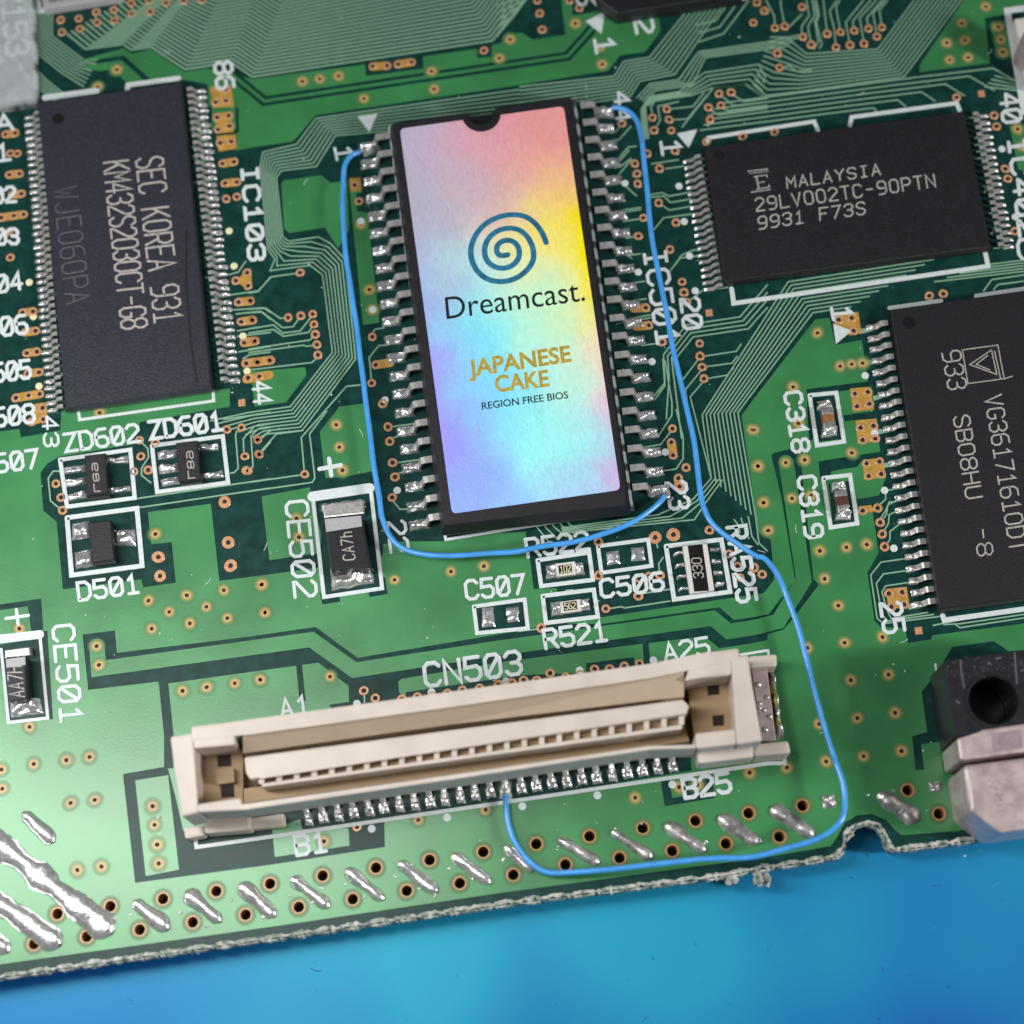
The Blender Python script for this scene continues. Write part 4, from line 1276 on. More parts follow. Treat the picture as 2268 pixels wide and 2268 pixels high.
# ---- the middle chip with the rainbow sticker
def foil_material(origin, ux, uy):
    """diffraction foil: its rainbow reflection is painted into the base colour as fixed spots"""
    m = bpy.data.materials.new('rainbow_foil')
    m.use_nodes = True
    nt = m.node_tree
    N, Lk = nt.nodes, nt.links
    b = N["Principled BSDF"]
    tc = N.new('ShaderNodeTexCoord')
    # warp
    wn = N.new('ShaderNodeTexNoise')
    wn.inputs['Scale'].default_value = 0.32
    wn.inputs['Detail'].default_value = 2
    Lk.new(tc.outputs['Object'], wn.inputs['Vector'])
    sub = N.new('ShaderNodeVectorMath')
    sub.operation = 'SUBTRACT'
    sub.inputs[1].default_value = (0.5, 0.5, 0.5)
    Lk.new(wn.outputs['Color'], sub.inputs[0])
    sc = N.new('ShaderNodeVectorMath')
    sc.operation = 'SCALE'
    sc.inputs['Scale'].default_value = 3.4
    Lk.new(sub.outputs[0], sc.inputs[0])
    ad = N.new('ShaderNodeVectorMath')
    Lk.new(tc.outputs['Object'], ad.inputs[0])
    Lk.new(sc.outputs[0], ad.inputs[1])
    # fixed spots of painted rainbow reflection: (u, v in mm from the sticker's upper left, radius, colour)
    spots = [
        (0.3, 0.5, 4.4, (0.52, 0.47, 0.60)), (5.2, 1.0, 3.8, (0.78, 0.44, 0.50)), (9.5, 1.0, 4.2, (0.84, 0.44, 0.44)), (0.8, 5.5, 4.6, (0.48, 0.46, 0.56)), (5.4, 5.2, 3.0, (0.74, 0.50, 0.50)),
        (9.5, 5.2, 3.0, (0.90, 0.60, 0.42)), (11.5, 9.0, 3.4, (0.96, 0.84, 0.13)), (7.5, 9.0, 3.0, (0.90, 0.80, 0.42)), (3.0, 10.0, 3.2, (0.56, 0.82, 0.78)), (0.2, 11.0, 3.6, (0.42, 0.48, 0.74)),
        (11.5, 13.0, 3.0, (0.95, 0.80, 0.22)), (7.0, 13.5, 3.4, (0.62, 0.90, 0.68)), (3.0, 14.5, 3.2, (0.33, 0.82, 0.90)), (0.0, 16.5, 3.2, (0.50, 0.40, 0.88)), (11.8, 17.0, 2.6, (0.92, 0.66, 0.50)),
        (8.0, 18.0, 3.0, (0.58, 0.86, 0.72)), (4.2, 19.0, 3.4, (0.35, 0.74, 0.92)), (12.0, 20.5, 2.6, (0.82, 0.48, 0.58)), (0.2, 21.0, 3.2, (0.44, 0.42, 0.90)), (6.5, 22.5, 3.4, (0.42, 0.84, 0.82)),
        (11.5, 23.8, 2.6, (0.58, 0.46, 0.72)), (2.4, 24.6, 2.8, (0.40, 0.50, 0.92)), (7.5, 26.0, 2.4, (0.46, 0.60, 0.82)), (11.0, 26.4, 1.8, (0.70, 0.44, 0.62)), (0.4, 19.2, 1.3, (0.30, 0.78, 0.95)),
    ]
    wsum = csum = None
    for u, v, r, c in spots:
        p = origin + ux * u + uy * v
        ds = N.new('ShaderNodeVectorMath')
        ds.operation = 'DISTANCE'
        ds.inputs[1].default_value = (p.x, p.y, 0)
        Lk.new(ad.outputs[0], ds.inputs[0])
        k = N.new('ShaderNodeMath')
        k.operation = 'DIVIDE'
        k.inputs[1].default_value = r
        Lk.new(ds.outputs['Value'], k.inputs[0])
        k2 = N.new('ShaderNodeMath')
        k2.operation = 'POWER'
        k2.inputs[1].default_value = 2.0
        Lk.new(k.outputs[0], k2.inputs[0])
        k3 = N.new('ShaderNodeMath')
        k3.operation = 'MULTIPLY'
        k3.inputs[1].default_value = -1.6
        Lk.new(k2.outputs[0], k3.inputs[0])
        g = N.new('ShaderNodeMath')
        g.operation = 'EXPONENT'
        Lk.new(k3.outputs[0], g.inputs[0])
        cs = N.new('ShaderNodeVectorMath')
        cs.operation = 'SCALE'
        cs.inputs[0].default_value = c
        Lk.new(g.outputs[0], cs.inputs['Scale'])
        if wsum is None:
            wsum, csum = g.outputs[0], cs.outputs[0]
        else:
            a = N.new('ShaderNodeMath')
            Lk.new(wsum, a.inputs[0])
            Lk.new(g.outputs[0], a.inputs[1])
            wsum = a.outputs[0]
            a2 = N.new('ShaderNodeVectorMath')
            Lk.new(csum, a2.inputs[0])
            Lk.new(cs.outputs[0], a2.inputs[1])
            csum = a2.outputs[0]
    inv = N.new('ShaderNodeMath')
    inv.operation = 'DIVIDE'
    inv.inputs[0].default_value = 1.0
    Lk.new(wsum, inv.inputs[1])
    col = N.new('ShaderNodeVectorMath')
    col.operation = 'SCALE'
    Lk.new(csum, col.inputs[0])
    Lk.new(inv.outputs[0], col.inputs['Scale'])
    # foil shimmer painted as hue jitter and brightness streaks, plus fine pebbled relief
    fn = N.new('ShaderNodeTexNoise')
    fn.inputs['Scale'].default_value = 10.0
    fn.inputs['Detail'].default_value = 6
    fn.inputs['Roughness'].default_value = 0.65
    Lk.new(tc.outputs['Object'], fn.inputs['Vector'])
    mr = N.new('ShaderNodeMapRange')
    mr.inputs['From Min'].default_value, mr.inputs['From Max'].default_value = 0.3, 0.7
    mr.inputs['To Min'].default_value, mr.inputs['To Max'].default_value = 0.488, 0.512
    Lk.new(fn.outputs['Fac'], mr.inputs['Value'])
    hs = N.new('ShaderNodeHueSaturation')
    hs.inputs['Saturation'].default_value = 1.28
    gn = N.new('ShaderNodeTexNoise')
    gn.inputs['Scale'].default_value = 7.0
    gn.inputs['Detail'].default_value = 9
    gn.inputs['Roughness'].default_value = 0.75
    mpg = N.new('ShaderNodeMapping')
    mpg.inputs['Scale'].default_value = (1.0, 0.35, 1.0)
    mpg.inputs['Rotation'].default_value = (0, 0, 0.5)
    Lk.new(tc.outputs['Object'], mpg.inputs[0])
    Lk.new(mpg.outputs[0], gn.inputs['Vector'])
    gm = N.new('ShaderNodeMapRange')
    gm.inputs['From Min'].default_value, gm.inputs['From Max'].default_value = 0.25, 0.75
    gm.inputs['To Min'].default_value, gm.inputs['To Max'].default_value = 0.98, 1.46
    Lk.new(gn.outputs['Fac'], gm.inputs['Value'])
    Lk.new(gm.outputs[0], hs.inputs['Value'])
    Lk.new(mr.outputs[0], hs.inputs['Hue'])
    Lk.new(col.outputs[0], hs.inputs['Color'])
    Lk.new(hs.outputs['Color'], b.inputs['Base Color'])
    b.inputs['Metallic'].default_value = 0.22
    b.inputs['Roughness'].default_value = 0.30
    bp = N.new('ShaderNodeBump')
    bp.inputs['Strength'].default_value = 0.5
    bp.inputs['Distance'].default_value = 0.035
    Lk.new(fn.outputs['Fac'], bp.inputs['Height'])
    Lk.new(bp.outputs[0], b.inputs['Normal'])
    return m


Z44 = 2.45
corner = B("A1: 1032,882 A2: 515,692 B2: 925,1830 C1: 1400,205", Z44)
c44 = sum(corner, Vector((0, 0))) / 4
t44 = thing('rom_chip', 'long black chip in the middle wearing a rainbow holographic sticker, legs soldered both sides', 'chip', (c44.x, c44.y, 0))
nc = B("A1: 1655,775", Z44)[0] - c44
q44 = [p - c44 for p in corner]
ex = (q44[1] - q44[0]).normalized()
ey = Vector((-ex.y, ex.x))


def notch_poly(q, c, r, n=12):
    """a quad (tl, tr, br, bl) with a half-round bite in its top side"""
    tl, tr, br, bl = q
    e = (tr - tl).normalized()
    nn = Vector((e.y, -e.x))
    f = tl + e * ((c - tl).dot(e))
    arc = [f - e * (r * cos(pi * k / n)) + nn * (r * sin(pi * k / n)) for k in range(n + 1)]
    return [tl] + arc + [tr, br, bl]


chip_body(notch_poly(q44, nc, 1.02), Z44, 0.15, 0.28, t44, M['epoxy'])
tl, tr = q44[0], q44[1]
nx_ = tl + ex * ((nc - tl).dot(ex))
prism('index_notch', [nx_ - ex * 1.2 - ey * 1.3, nx_ + ex * 1.2 - ey * 1.3, nx_ + ex * 1.2 + ey * 0.02, nx_ - ex * 1.2 + ey * 0.02], 0.2, 1.75, M['epoxy'], t44, 0.05)
me44 = lead_mesh('lead', 1.75, 1.25, 0.43, 0.16, foot=0.42, shoulder=0.42)
bl44 = [solder_mesh(0.86, 2.06, 0.68, 0.27, s, M['solder'], n=9, rough=0.55) for s in (11, 12, 13, 14, 15)]
lead_row(t44, "A1: 820,1052 C1: 1188,205", 22, me44, 1.75, c44, bl44)
lead_row(t44, "A2: 795,790 B2: 1175,1722", 22, me44, 1.75, c44, bl44)
# extra solder where the wires join
lab = B("A1: 1080,918 A2: 478,757 B2: 884,1722 B1: 1452,1893", Z44 + .05)
lab = [p - c44 for p in lab]
foil = foil_material(lab[0], (lab[1] - lab[0]).normalized(), (lab[3] - lab[0]).normalized())


def rounded(q, r, n=4):
    out = []
    for i in range(4):
        a, b, c = q[i - 1], q[i], q[(i + 1) % 4]
        d1, d2 = (a - b).normalized(), (c - b).normalized()
        p1, p2 = b + d1 * r, b + d2 * r
        for k in range(n + 1):
            t_ = k / n
            out.append(p1 * (1 - t_) ** 2 + b * 2 * t_ * (1 - t_) + p2 * t_ ** 2)
    return out


def sticker_outline():
    q = lab
    tl, tr, br, bl = q
    e = (tr - tl).normalized()
    nn = Vector((e.y, -e.x))
    f = tl + e * ((nc - tl).dot(e))
    r = 1.28
    c0 = f - nn * 0.25
    a0 = math.asin(0.25 / r)
    arc = [c0 - e * (r * cos(a)) + nn * (r * sin(a)) for a in (a0 + (pi - 2 * a0) * k / 14 for k in range(15))]
    rr = rounded(q, 0.35)
    # corner lists: 0 tl (5 points), then tr, br, bl
    return rr[0:5] + arc + rr[5:]


st = bmesh.new()
add_prism(st, sticker_outline(), Z44 + 0.004, Z44 + 0.05)
bmesh.ops.triangulate(st, faces=[f for f in st.faces if len(f.verts) > 4])
sticker = link('sticker', st, foil, t44)
sticker['label'] = 'rainbow foil sticker with a blue spiral and lettering'
ZS = Z44 + 0.05
SP = ("SW: 1665,765 1640,690 1600,600 1540,500 1470,410 1380,330 1280,270 1170,235 1050,222 930,228 810,248 700,285 590,335 490,400 400,480 320,580 260,690 215,810 197,930 205,1050 235,1160 290,1270 370,1370 470,1450 "
      "590,1505 720,1525 860,1525 990,1495 1110,1445 1220,1370 1310,1285 1380,1190 1420,1090 1425,980 1410,880 1375,780 1325,690 1260,610 1190,550 1110,510 1020,490 930,487 840,500 750,528 660,575 590,635 530,710 490,790 468,880 "
      "468,980 490,1070 540,1150 610,1210 700,1255 800,1270 900,1258 990,1225 1060,1170 1115,1100 1145,1010 1143,920 1120,845 1075,785 1010,740 940,722 860,725 785,755 735,800 705,860 700,920 715,970 750,1010 800,1025 860,1015 920,1003")
bm = bmesh.new()
pts = [p - c44 for p in B(SP, ZS)]
for i in range(3):   # soften the drawn corners
    sm = [pts[0]]
    for a, b in zip(pts, pts[1:]):
        sm += [a * .75 + b * .25, a * .25 + b * .75]
    pts = sm + [pts[-1]]
    if len(pts) > 240:
        break
add_stroke(bm, pts, 110 / 8.782 * MMPX, ZS - 0.01, ZS + 0.010)
link('spiral_logo', bm, M['blueprint'], sticker)


def type_set(name, text, spot, m, parent, z, z_plane, bold=0.0, shear=0.0, ref=None, origin=Vector((0, 0))):
    cu = bpy.data.curves.new(name, 'FONT')
    cu.body = text
    cu.size = 1.0
    cu.offset = bold
    cu.shear = shear
    cu.resolution_u = 4
    o = bpy.data.objects.new(name, cu)
    COL.objects.link(o)
    bpy.context.view_layer.update()
    me = bpy.data.meshes.new_from_object(o.evaluated_get(bpy.context.evaluated_depsgraph_get()))
    bpy.data.objects.remove(o)
    bpy.data.curves.remove(cu)
    xs = [v.co.x for v in me.vertices]
    ys = [v.co.y for v in me.vertices]
    x0, x1, y0, y1 = min(xs), max(xs), (0.0 if ref is None else ref[0]), (max(ys) if ref is None else ref[1])
    p0, p1, p2 = [p - origin for p in B(spot, z_plane)]
    for v in me.vertices:
        q = p0 + (p1 - p0) * ((v.co.x - x0) / (x1 - x0)) + (p2 - p0) * ((v.co.y - y0) / (y1 - y0))
        v.co = (q.x, q.y, z)
    me.materials.append(m)
    o = bpy.data.objects.new(name, me)
    COL.objects.link(o)
    o.parent = parent
    if me.polygons and me.polygons[0].normal.z < 0:
        me.flip_normals()
    return o


type_set('lettering', 'Dreamcast.', "B1: 1415,505 B2: 632,373 B1: 1400,350", M['blackprint'], sticker, ZS + .004, ZS, 0.0, origin=c44)
type_set('lettering', 'JAPANESE', "B1: 1575,912 B2: 535,805 B1: 1562,795", M['goldprint'], sticker, ZS + .004, ZS, 0.028, origin=c44)
type_set('lettering', 'CAKE', "B1: 1765,1025 B2: 378,980 B1: 1752,908", M['goldprint'], sticker, ZS + .004, ZS, 0.028, origin=c44)
type_set('lettering', 'REGION FREE BIOS', "B1: 1668,1150 B2: 512,1068 B1: 1662,1100", M['blackprint'], sticker, ZS + .004, ZS, 0.012, origin=c44)


# ---- small parts on the board
def local(s, z, c):
    return [p - c for p in B(s, z)]


def mid(s, z=0):
    q = B(s, z)
    return sum(q, Vector((0, 0))) / len(q)


def sot(label, body, legs, zt, text=None, group=None, wide=False):
    c = mid(body, zt)
    t = thing('small_transistor', label, 'transistor', (c.x, c.y, 0), group)
    chip_body(local(body, zt, c), zt, 0.1, 0.07, t, M['epoxy'])
    for s in legs:
        q = local(s, 0.1, c)
        o = mound('lead', q, 0.26, M['solder'], t, rough=0.5, n=9)
    if text:
        hang(lettering('printed_line', text[0], text[1], 0.07, M['ink'], None, z=zt + .014, z_plane=zt, th=.02, plain=True), t)
    return t


sot('tiny black five-leg part in the white frame below the ZD601 marking', "B0: 1258,1390 1403,1372 1428,1648 1285,1664",
    ["B0: 1118,1452 1262,1425 1270,1490 1125,1508", "B0: 1125,1552 1270,1525 1278,1592 1140,1608", "B0: 1140,1650 1282,1622 1290,1680 1155,1700",
     "B0: 1405,1402 1560,1388 1565,1440 1412,1438", "B0: 1430,1605 1590,1580 1592,1635 1438,1640"], 1.05, ('L89', "B0: 1345,1640 1330,1450 1390,1637"))
sot('tiny black five-leg part in the white frame below the ZD602 marking', "B0: 607,1480 747,1464 766,1748 622,1766",
    ["B0: 448,1560 612,1535 618,1590 455,1608", "B0: 455,1655 618,1628 622,1680 470,1700", "B0: 470,1755 625,1725 632,1775 490,1800",
     "B0: 750,1498 910,1475 915,1530 755,1535", "B0: 768,1710 930,1690 932,1735 772,1748"], 1.05, ('L89', "B0: 675,1735 655,1535 715,1732"))
sot('tiny black three-leg part inside the white frame above the D501 marking', "C0: 630,190 785,172 812,448 662,468",
    ["C0: 512,190 635,168 642,285 515,310", "C0: 530,395 655,372 665,490 540,515", "C0: 812,240 960,225 968,350 825,345"], 1.1, None, wide=True)


def tantalum(label, case, band, term, zt, text, tspot):
    c = mid(case, zt)
    t = thing('tantalum_capacitor', label, 'capacitor', (c.x, c.y, 0))
    prism('case', local(case, zt, c), 0.12, zt, M['tantalum'], t, 0.09)
    prism('polarity_band', local(band, zt, c), zt - 0.02, zt + 0.008, M['band'], t)
    for s, mm, kind in term:
        if kind == 'plate':
            prism('terminal', local(s, 0.5, c), 0.03, 0.75, M['tin'], t, 0.08)
        else:
            mound('solder_joint', local(s, 0.1, c), 0.5, M[mm], t, rough=0.55, n=11)
    hang(lettering('printed_line', text, tspot, 0.075, M['ink'], None, z=zt + .016, z_plane=zt, th=.02, plain=True), t)
    return t


tantalum('black rectangular capacitor with a grey end band reading CA7, left of the sticker chip', "C1: 540,152 806,126 872,498 588,524", "C1: 544,160 803,135 812,212 556,252",
         [("C1: 528,62 820,30 832,128 545,158", 'tin', 'plate'), ("C1: 580,512 880,485 900,622 595,668", 'solder', 'mound'), ("C1: 512,60 830,18 838,80 522,110", 'solder', 'mound')], 1.9, 'CA7h', "C1: 760,455 738,245 672,458" if False else "C1: 762,447 735,247 680,455")
tantalum('small black capacitor reading AA7 at the left edge beside the CE501 marking', "Z7: 85,655 385,632 420,1300 140,1335", "Z7: 92,690 384,650 390,775 98,825",
         [("Z7: 90,560 470,510 480,640 95,690", 'tin', 'plate'), ("Z7: 140,1320 620,1270 660,1520 170,1590", 'solder', 'mound')], 1.6, 'AA7H', "Z7: 375,1265 330,800 150,1270")


def chip_resistor(label, ends, bodyq, textq, text, spot):
    c = mid(bodyq, 0.45)
    t = thing('chip_resistor', label, 'resistor', (c.x, c.y, 0), 'small chip resistors')
    prism('body', local(bodyq, 0.45, c), 0.06, 0.45, M['ceramic'], t, 0.03)
    prism('glaze', local(textq, 0.46, c), 0.4, 0.47, M['resist'], t, 0.01)
    for s in ends:
        mound('solder_joint', local(s, 0.2, c), 0.46, M['solder'], t, rough=0.5, n=9)
    hang(lettering('printed_line', text, spot, 0.05, M['silk_yellow'], None, z=.482, z_plane=.46, th=.02, plain=True), t)


chip_resistor('chip resistor reading 102 inside the white frame below the R522 marking', ["Z8: 185,450 360,430 375,640 195,655", "Z8: 560,420 720,410 745,590 580,610"], "Z8: 320,440 600,405 615,590 345,625",
              "Z8: 365,470 550,445 562,562 378,588", '102', "Z8: 395,572 545,550 385,482")
chip_resistor('chip resistor reading 562 inside the white frame above the R521 marking', ["Z8: 250,985 420,960 430,1160 270,1185", "Z8: 640,950 800,925 820,1100 660,1120"], "Z8: 385,985 680,945 700,1110 405,1150",
              "Z8: 432,995 622,968 635,1092 448,1118", '562', "Z8: 462,1098 615,1078 452,1012")
# four-way resistor array
z = 0.5
cra = mid("Z6: 405,290 940,230 1080,1235 560,1305", z)
tra = thing('resistor_array', 'eight-leg resistor array reading 330 inside the white frame by the RA525 marking', 'resistor', (cra.x, cra.y, 0))
prism('body', local("Z6: 405,292 930,232 1085,1230 560,1305", z, cra), 0.06, z, M['ceramic'], tra, 0.03)
prism('glaze', local("Z6: 515,282 825,240 968,1240 655,1262", z, cra), 0.42, z + .02, M['resist'], tra, 0.01)
for k in range(4):
    f = k * 248
    fx = k * 37
    mound('lead', local("Z6: %d,%d %d,%d %d,%d %d,%d" % (195 + fx, 440 + f, 420 + fx, 400 + f, 430 + fx, 470 + f, 205 + fx, 520 + f), 0.1, cra), 0.3, M['solder'], tra, rough=0.45, n=8)
    mound('lead', local("Z6: %d,%d %d,%d %d,%d %d,%d" % (975 + fx, 320 + f, 1190 + fx, 300 + f, 1195 + fx, 400 + f, 985 + fx, 420 + f), 0.1, cra), 0.3, M['solder'], tra, rough=0.6, n=8)
hang(lettering('printed_line', '330', "Z6: 852,960 795,540 648,968", 0.07, M['ink'], None, z=z + .035, z_plane=z + .02, th=.02, plain=True), tra)


def mlcc(label, tops, body, mm):
    c = mid(body, 0.8)
    t = thing('ceramic_capacitor', label, 'capacitor', (c.x, c.y, 0), 'brown ceramic capacitors left of the right-hand chip')
    prism('body', local(body, 0.8, c), 0.05, 0.8, M[mm], t, 0.03)
    for s in tops[:2]:
        prism('end_cap', local(s, 0.83, c), 0.04, 0.83, M['tin'], t, 0.06)
    for s in tops[2:]:
        mound('solder_joint', local(s, 0.1, c), 0.5, M['solder'], t, rough=0.6, n=10)


mlcc('light brown ceramic capacitor inside the white frame right of the C318 marking', ["B3: 488,1142 568,1134 576,1176 494,1184", "B3: 500,1240 584,1230 592,1272 506,1282", "B3: 455,1092 558,1078 572,1140 462,1160", "B3: 492,1280 600,1262 602,1335 486,1352"],
     "B3: 494,1180 576,1170 585,1236 503,1246", 'mlcc')
mlcc('dark brown ceramic capacitor inside the white frame right of the C319 marking', ["B3: 582,1728 664,1718 674,1762 590,1772", "B3: 600,1832 686,1822 C3: 690,72 B3: 606,1872", "B3: 552,1678 655,1664 668,1722 560,1745", "C3: 590,105 698,88 702,160 582,175"],
     "B3: 588,1770 674,1758 686,1826 600,1838", 'mlcc_dark')

# ---- board connector
ZC = 6.2
cc = mid("P: 376,1631 1664,1434 1690,1641 401,1817", 0)
con = thing('board_connector', 'long ivory plastic connector with two rows of slots below the CN503 marking', 'connector', (cc.x, cc.y, 0))


def cpr(name, s, z0, z1, m='ivory', bev=0.18):
    return prism(name, local(s, z1, cc), z0, z1, M[m], con, bev)


# housing: one piece, walls round a trough
bm = bmesh.new()


def hw(s, z0, z1, bev=0.16):
    add_prism(bm, local(s, z1, cc), z0, z1, bev)


hw("Z1: 300,330 780,280 P: 1000,1532 1440,1470 Z2: 620,260 1080,190 1095,330 Z2: 600,440 P: 1440,1502 1000,1566 Z1: 900,395 790,430 320,500", 0.5, ZC)              # north wall
hw("Z1: 860,1165 P: 1000,1716 1440,1652 Z2: 560,1370 565,1420 P: 1440,1660 1000,1726 Z1: 880,1222 400,1250 330,1180", 3.1, ZC)                                       # south wall
hw("Z1: 80,440 330,400 345,1170 400,1250 205,1300 130,800", 2.2, ZC)                                                                                                   # west end
hw("Z2: 985,300 1200,272 1255,700 1375,1330 1055,1378", 2.4, ZC)                                                                                     # east end
hw("Z2: 550,1235 1045,1180 1052,1372 565,1428", 2.6, ZC - .02)
hw("Z2: 480,420 1000,330 1000,520 600,560 420,600", 0.8, ZC - .03)
hw("Z1: 330,395 770,340 780,530 330,570", 0.6, ZC - .03)
hw("Z1: 340,1165 830,1095 860,1180 400,1240", 3.0, ZC - .03)
# floors
link('housing', bm, M['ivory'], con)
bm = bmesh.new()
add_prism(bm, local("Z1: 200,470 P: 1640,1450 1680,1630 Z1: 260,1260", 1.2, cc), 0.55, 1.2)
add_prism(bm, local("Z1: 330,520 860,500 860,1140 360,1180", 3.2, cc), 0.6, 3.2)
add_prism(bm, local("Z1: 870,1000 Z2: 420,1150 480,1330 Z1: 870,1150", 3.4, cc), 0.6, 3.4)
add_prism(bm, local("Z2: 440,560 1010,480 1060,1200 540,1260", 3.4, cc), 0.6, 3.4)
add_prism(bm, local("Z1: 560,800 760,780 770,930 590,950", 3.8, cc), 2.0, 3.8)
link('trough_floor', bm, M['ivory_shaded'], con)
# sloping inner lip of the north side
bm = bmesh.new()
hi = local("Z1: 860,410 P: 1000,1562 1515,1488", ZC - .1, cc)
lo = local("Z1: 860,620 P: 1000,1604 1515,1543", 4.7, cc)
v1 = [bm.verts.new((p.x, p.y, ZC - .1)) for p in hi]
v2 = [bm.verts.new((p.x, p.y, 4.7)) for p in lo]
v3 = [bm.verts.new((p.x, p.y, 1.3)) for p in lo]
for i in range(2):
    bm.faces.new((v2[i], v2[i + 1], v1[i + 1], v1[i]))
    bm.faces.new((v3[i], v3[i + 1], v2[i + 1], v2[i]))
link('inner_lip', bm, M['ivory_lip_shaded'], con)
# centre tongue and its contact slots
cpr('tongue', "Z1: 870,660 Z2: 400,820 480,900 440,1000 Z1: 1060,862 940,905 890,830", 1.0, 5.6, 'ivory', 0.15)
a0, a1 = local("Z1: 1050,866 Z2: 380,1010", 5.2, cc)
b0, b1 = local("Z1: 1060,945 Z2: 385,1130", 5.2, cc)
NR = 25
rib = None
for k in range(NR):
    p = a0 + (a1 - a0) * (k / (NR - 1))
    q = b0 + (b1 - b0) * (k / (NR - 1))
    d = (a1 - a0).normalized() * 0.16
    prism('rib', [p - d, p + d, q + d, q - d], 1.0, 5.2, M['ivory'], con, 0.04)
prism('slot_floor', [a0, a1, b1, b0], 1.0, 4.6, M['ivory_shaded'], con)
prism('shelf', [b0, b1, b1 + (b1 - a1) * 0.45, b0 + (b0 - a0) * 0.45], 1.0, 5.2, M['ivory'], con, 0.05)
# keying squares in the two ends
for s in ("Z1: 582,640 728,630 735,755 592,765", "Z1: 622,965 760,955 768,1085 630,1095"):
    prism('key_hole', local(s, 3.25, cc), 3.0, 3.25, M['hole'], con)
for s in ("Z2: 700,640 838,630 845,760 705,775", "Z2: 762,1020 895,1010 900,1140 770,1150"):
    prism('key_hole', local(s, 3.45, cc), 3.2, 3.45, M['hole'], con)
# feet and brackets
cpr('foot', "Z1: 430,1312 935,1280 945,1440 450,1482", 0.1, 1.6)
cpr('foot', "Z1: 220,1412 440,1385 450,1500 240,1540", 0.1, 1.3)
cpr('foot', "Z1: 930,1310 1300,1258 1310,1400 945,1435", 0.1, 0.9)
cpr('flange', "Z2: 552,1400 1255,1330 1268,1530 592,1610", 2.6, 4.6)
cpr('foot', "Z2: 1200,292 1550,265 1555,418 1228,440", 0.1, 2.4)
cpr('foot', "Z2: 1250,1370 1690,1325 1722,1478 1262,1520", 0.1, 2.4)
prism('hold_down', local("Z2: 1240,455 1430,440 1540,1320 1375,1345", 1.3, cc), 0.1, 1.3, M['nickel'], con, 0.05)
mound('solder_joint', local("Z2: 1430,450 1500,440 1640,1300 1545,1320", 0.2, cc), 0.9, M['solder_dull'], con, n=14, rough=0.7)
bm = bmesh.new()
for s, r in (("Z2: 1325,640", .19), ("Z2: 1410,1190", .19), ("Z2: 1430,795", .16), ("Z2: 1465,1030", .16), ("Z2: 1395,950", .14), ("Z2: 1340,930", .13), ("Z2: 1345,870", .13)):
    p = B(s, 1.35)[0] - cc
    add_ball(bm, (p.x, p.y, 1.32), r, .6, .3, 2)
link('rivet_loop', bm, M['tin'], con, smooth=True)['kind'] = 'stuff'
mound('flux_residue', local("Z2: 1465,600 1510,600 1600,1180 1560,1190", 0.8, cc), 0.5, M['flux'], con, n=12, rough=0.9, z0=0.6)
mec = lead_mesh('contact', 1.7, 1.9, 0.36, 0.16, foot=0.30, shoulder=0.22, m=M['solder'])
blc = [solder_mesh(1.05, 1.8, 0.6, 0.25, s, M['solder'], n=7, rough=0.6) for s in (21, 22, 23, 24)]
for o in lead_row(con, "D1: 430,505 D2: 1262,122", 25, mec, 1.7, cc, blc):
    o.name = 'contact'

# ---- barrel jack at the right edge
ZJ = 5.0
cj = mid("Z3: 300,270 1300,130 1300,1870 520,1650", 0)
jack = thing('barrel_jack', 'black plastic socket with a metal shell at the lower right corner of the board', 'socket', (cj.x, cj.y, 0))


def jl(s, z):
    return [p - cj for p in B(s, z)]


bm = bmesh.new()
outl = jl("Z3: 300,268 1400,118 1400,830 640,935 410,972", ZJ)
hc = jl("Z3: 755,635", ZJ)[0]
hr_ = 212 / 4.2 * MMPX
# top face with a round opening, walls, and the well inside
ring = disc(hc, hr_, 28)
vs, fc = [], []
oc = ccw(outl)
allv = [Vector((p[0], p[1])) for p in oc + ring]
V, Ed, F, ov, oe, of = delaunay_2d_cdt(allv, [], [list(range(len(oc))), list(range(len(oc), len(oc) + 28))], 1, 1e-6, True)
bv = [bm.verts.new((v.x, v.y, ZJ)) for v in V]
for f, o_ in zip(F, of):
    if 1 not in o_:
        bm.faces.new([bv[i] for i in f])
rt = [bm.verts.new((p.x, p.y, ZJ)) for p in ring]
rb = [bm.verts.new((p.x, p.y, 1.0)) for p in ring]
for i in range(28):
    j = (i + 1) % 28
    bm.faces.new((rt[i], rt[j], rb[j], rb[i]))
bm.faces.new(rb)
ot = [bm.verts.new((p[0], p[1], ZJ)) for p in oc]
ob = [bm.verts.new((p[0], p[1], 0.1)) for p in oc]
for i in range(len(oc)):
    j = (i + 1) % len(oc)
    bm.faces.new((ob[i], ob[j], ot[j], ot[i]))
bmesh.ops.remove_doubles(bm, verts=bm.verts, dist=1e-4)
bmesh.ops.recalc_face_normals(bm, faces=bm.faces)
link('body', bm, M['blackplastic'], jack)
prism('well_floor', disc(hc, hr_ * .98, 24), 0.9, 1.4, M['resist'], jack)
bm = bmesh.new()
for s in ("Z3: 450,260 460,380 485,520", "Z3: 955,190 965,330 975,480", "Z3: 780,250 830,235", "Z3: 700,300 720,285 735,300", "Z3: 1010,360 1040,350", "Z3: 410,640 440,660"):
    add_stroke(bm, jl(s, ZJ), .05, ZJ - .02, ZJ + .006)
for k in range(90):
    p = jl("Z3: %f,%f" % (rnd.uniform(320, 1040), rnd.uniform(230, 420)), ZJ)[0]
    add_ball(bm, (p.x, p.y, ZJ), rnd.uniform(.01, .035), .3, .6)
link('scuff_marks', bm, M['scratch'], jack)['kind'] = 'stuff'
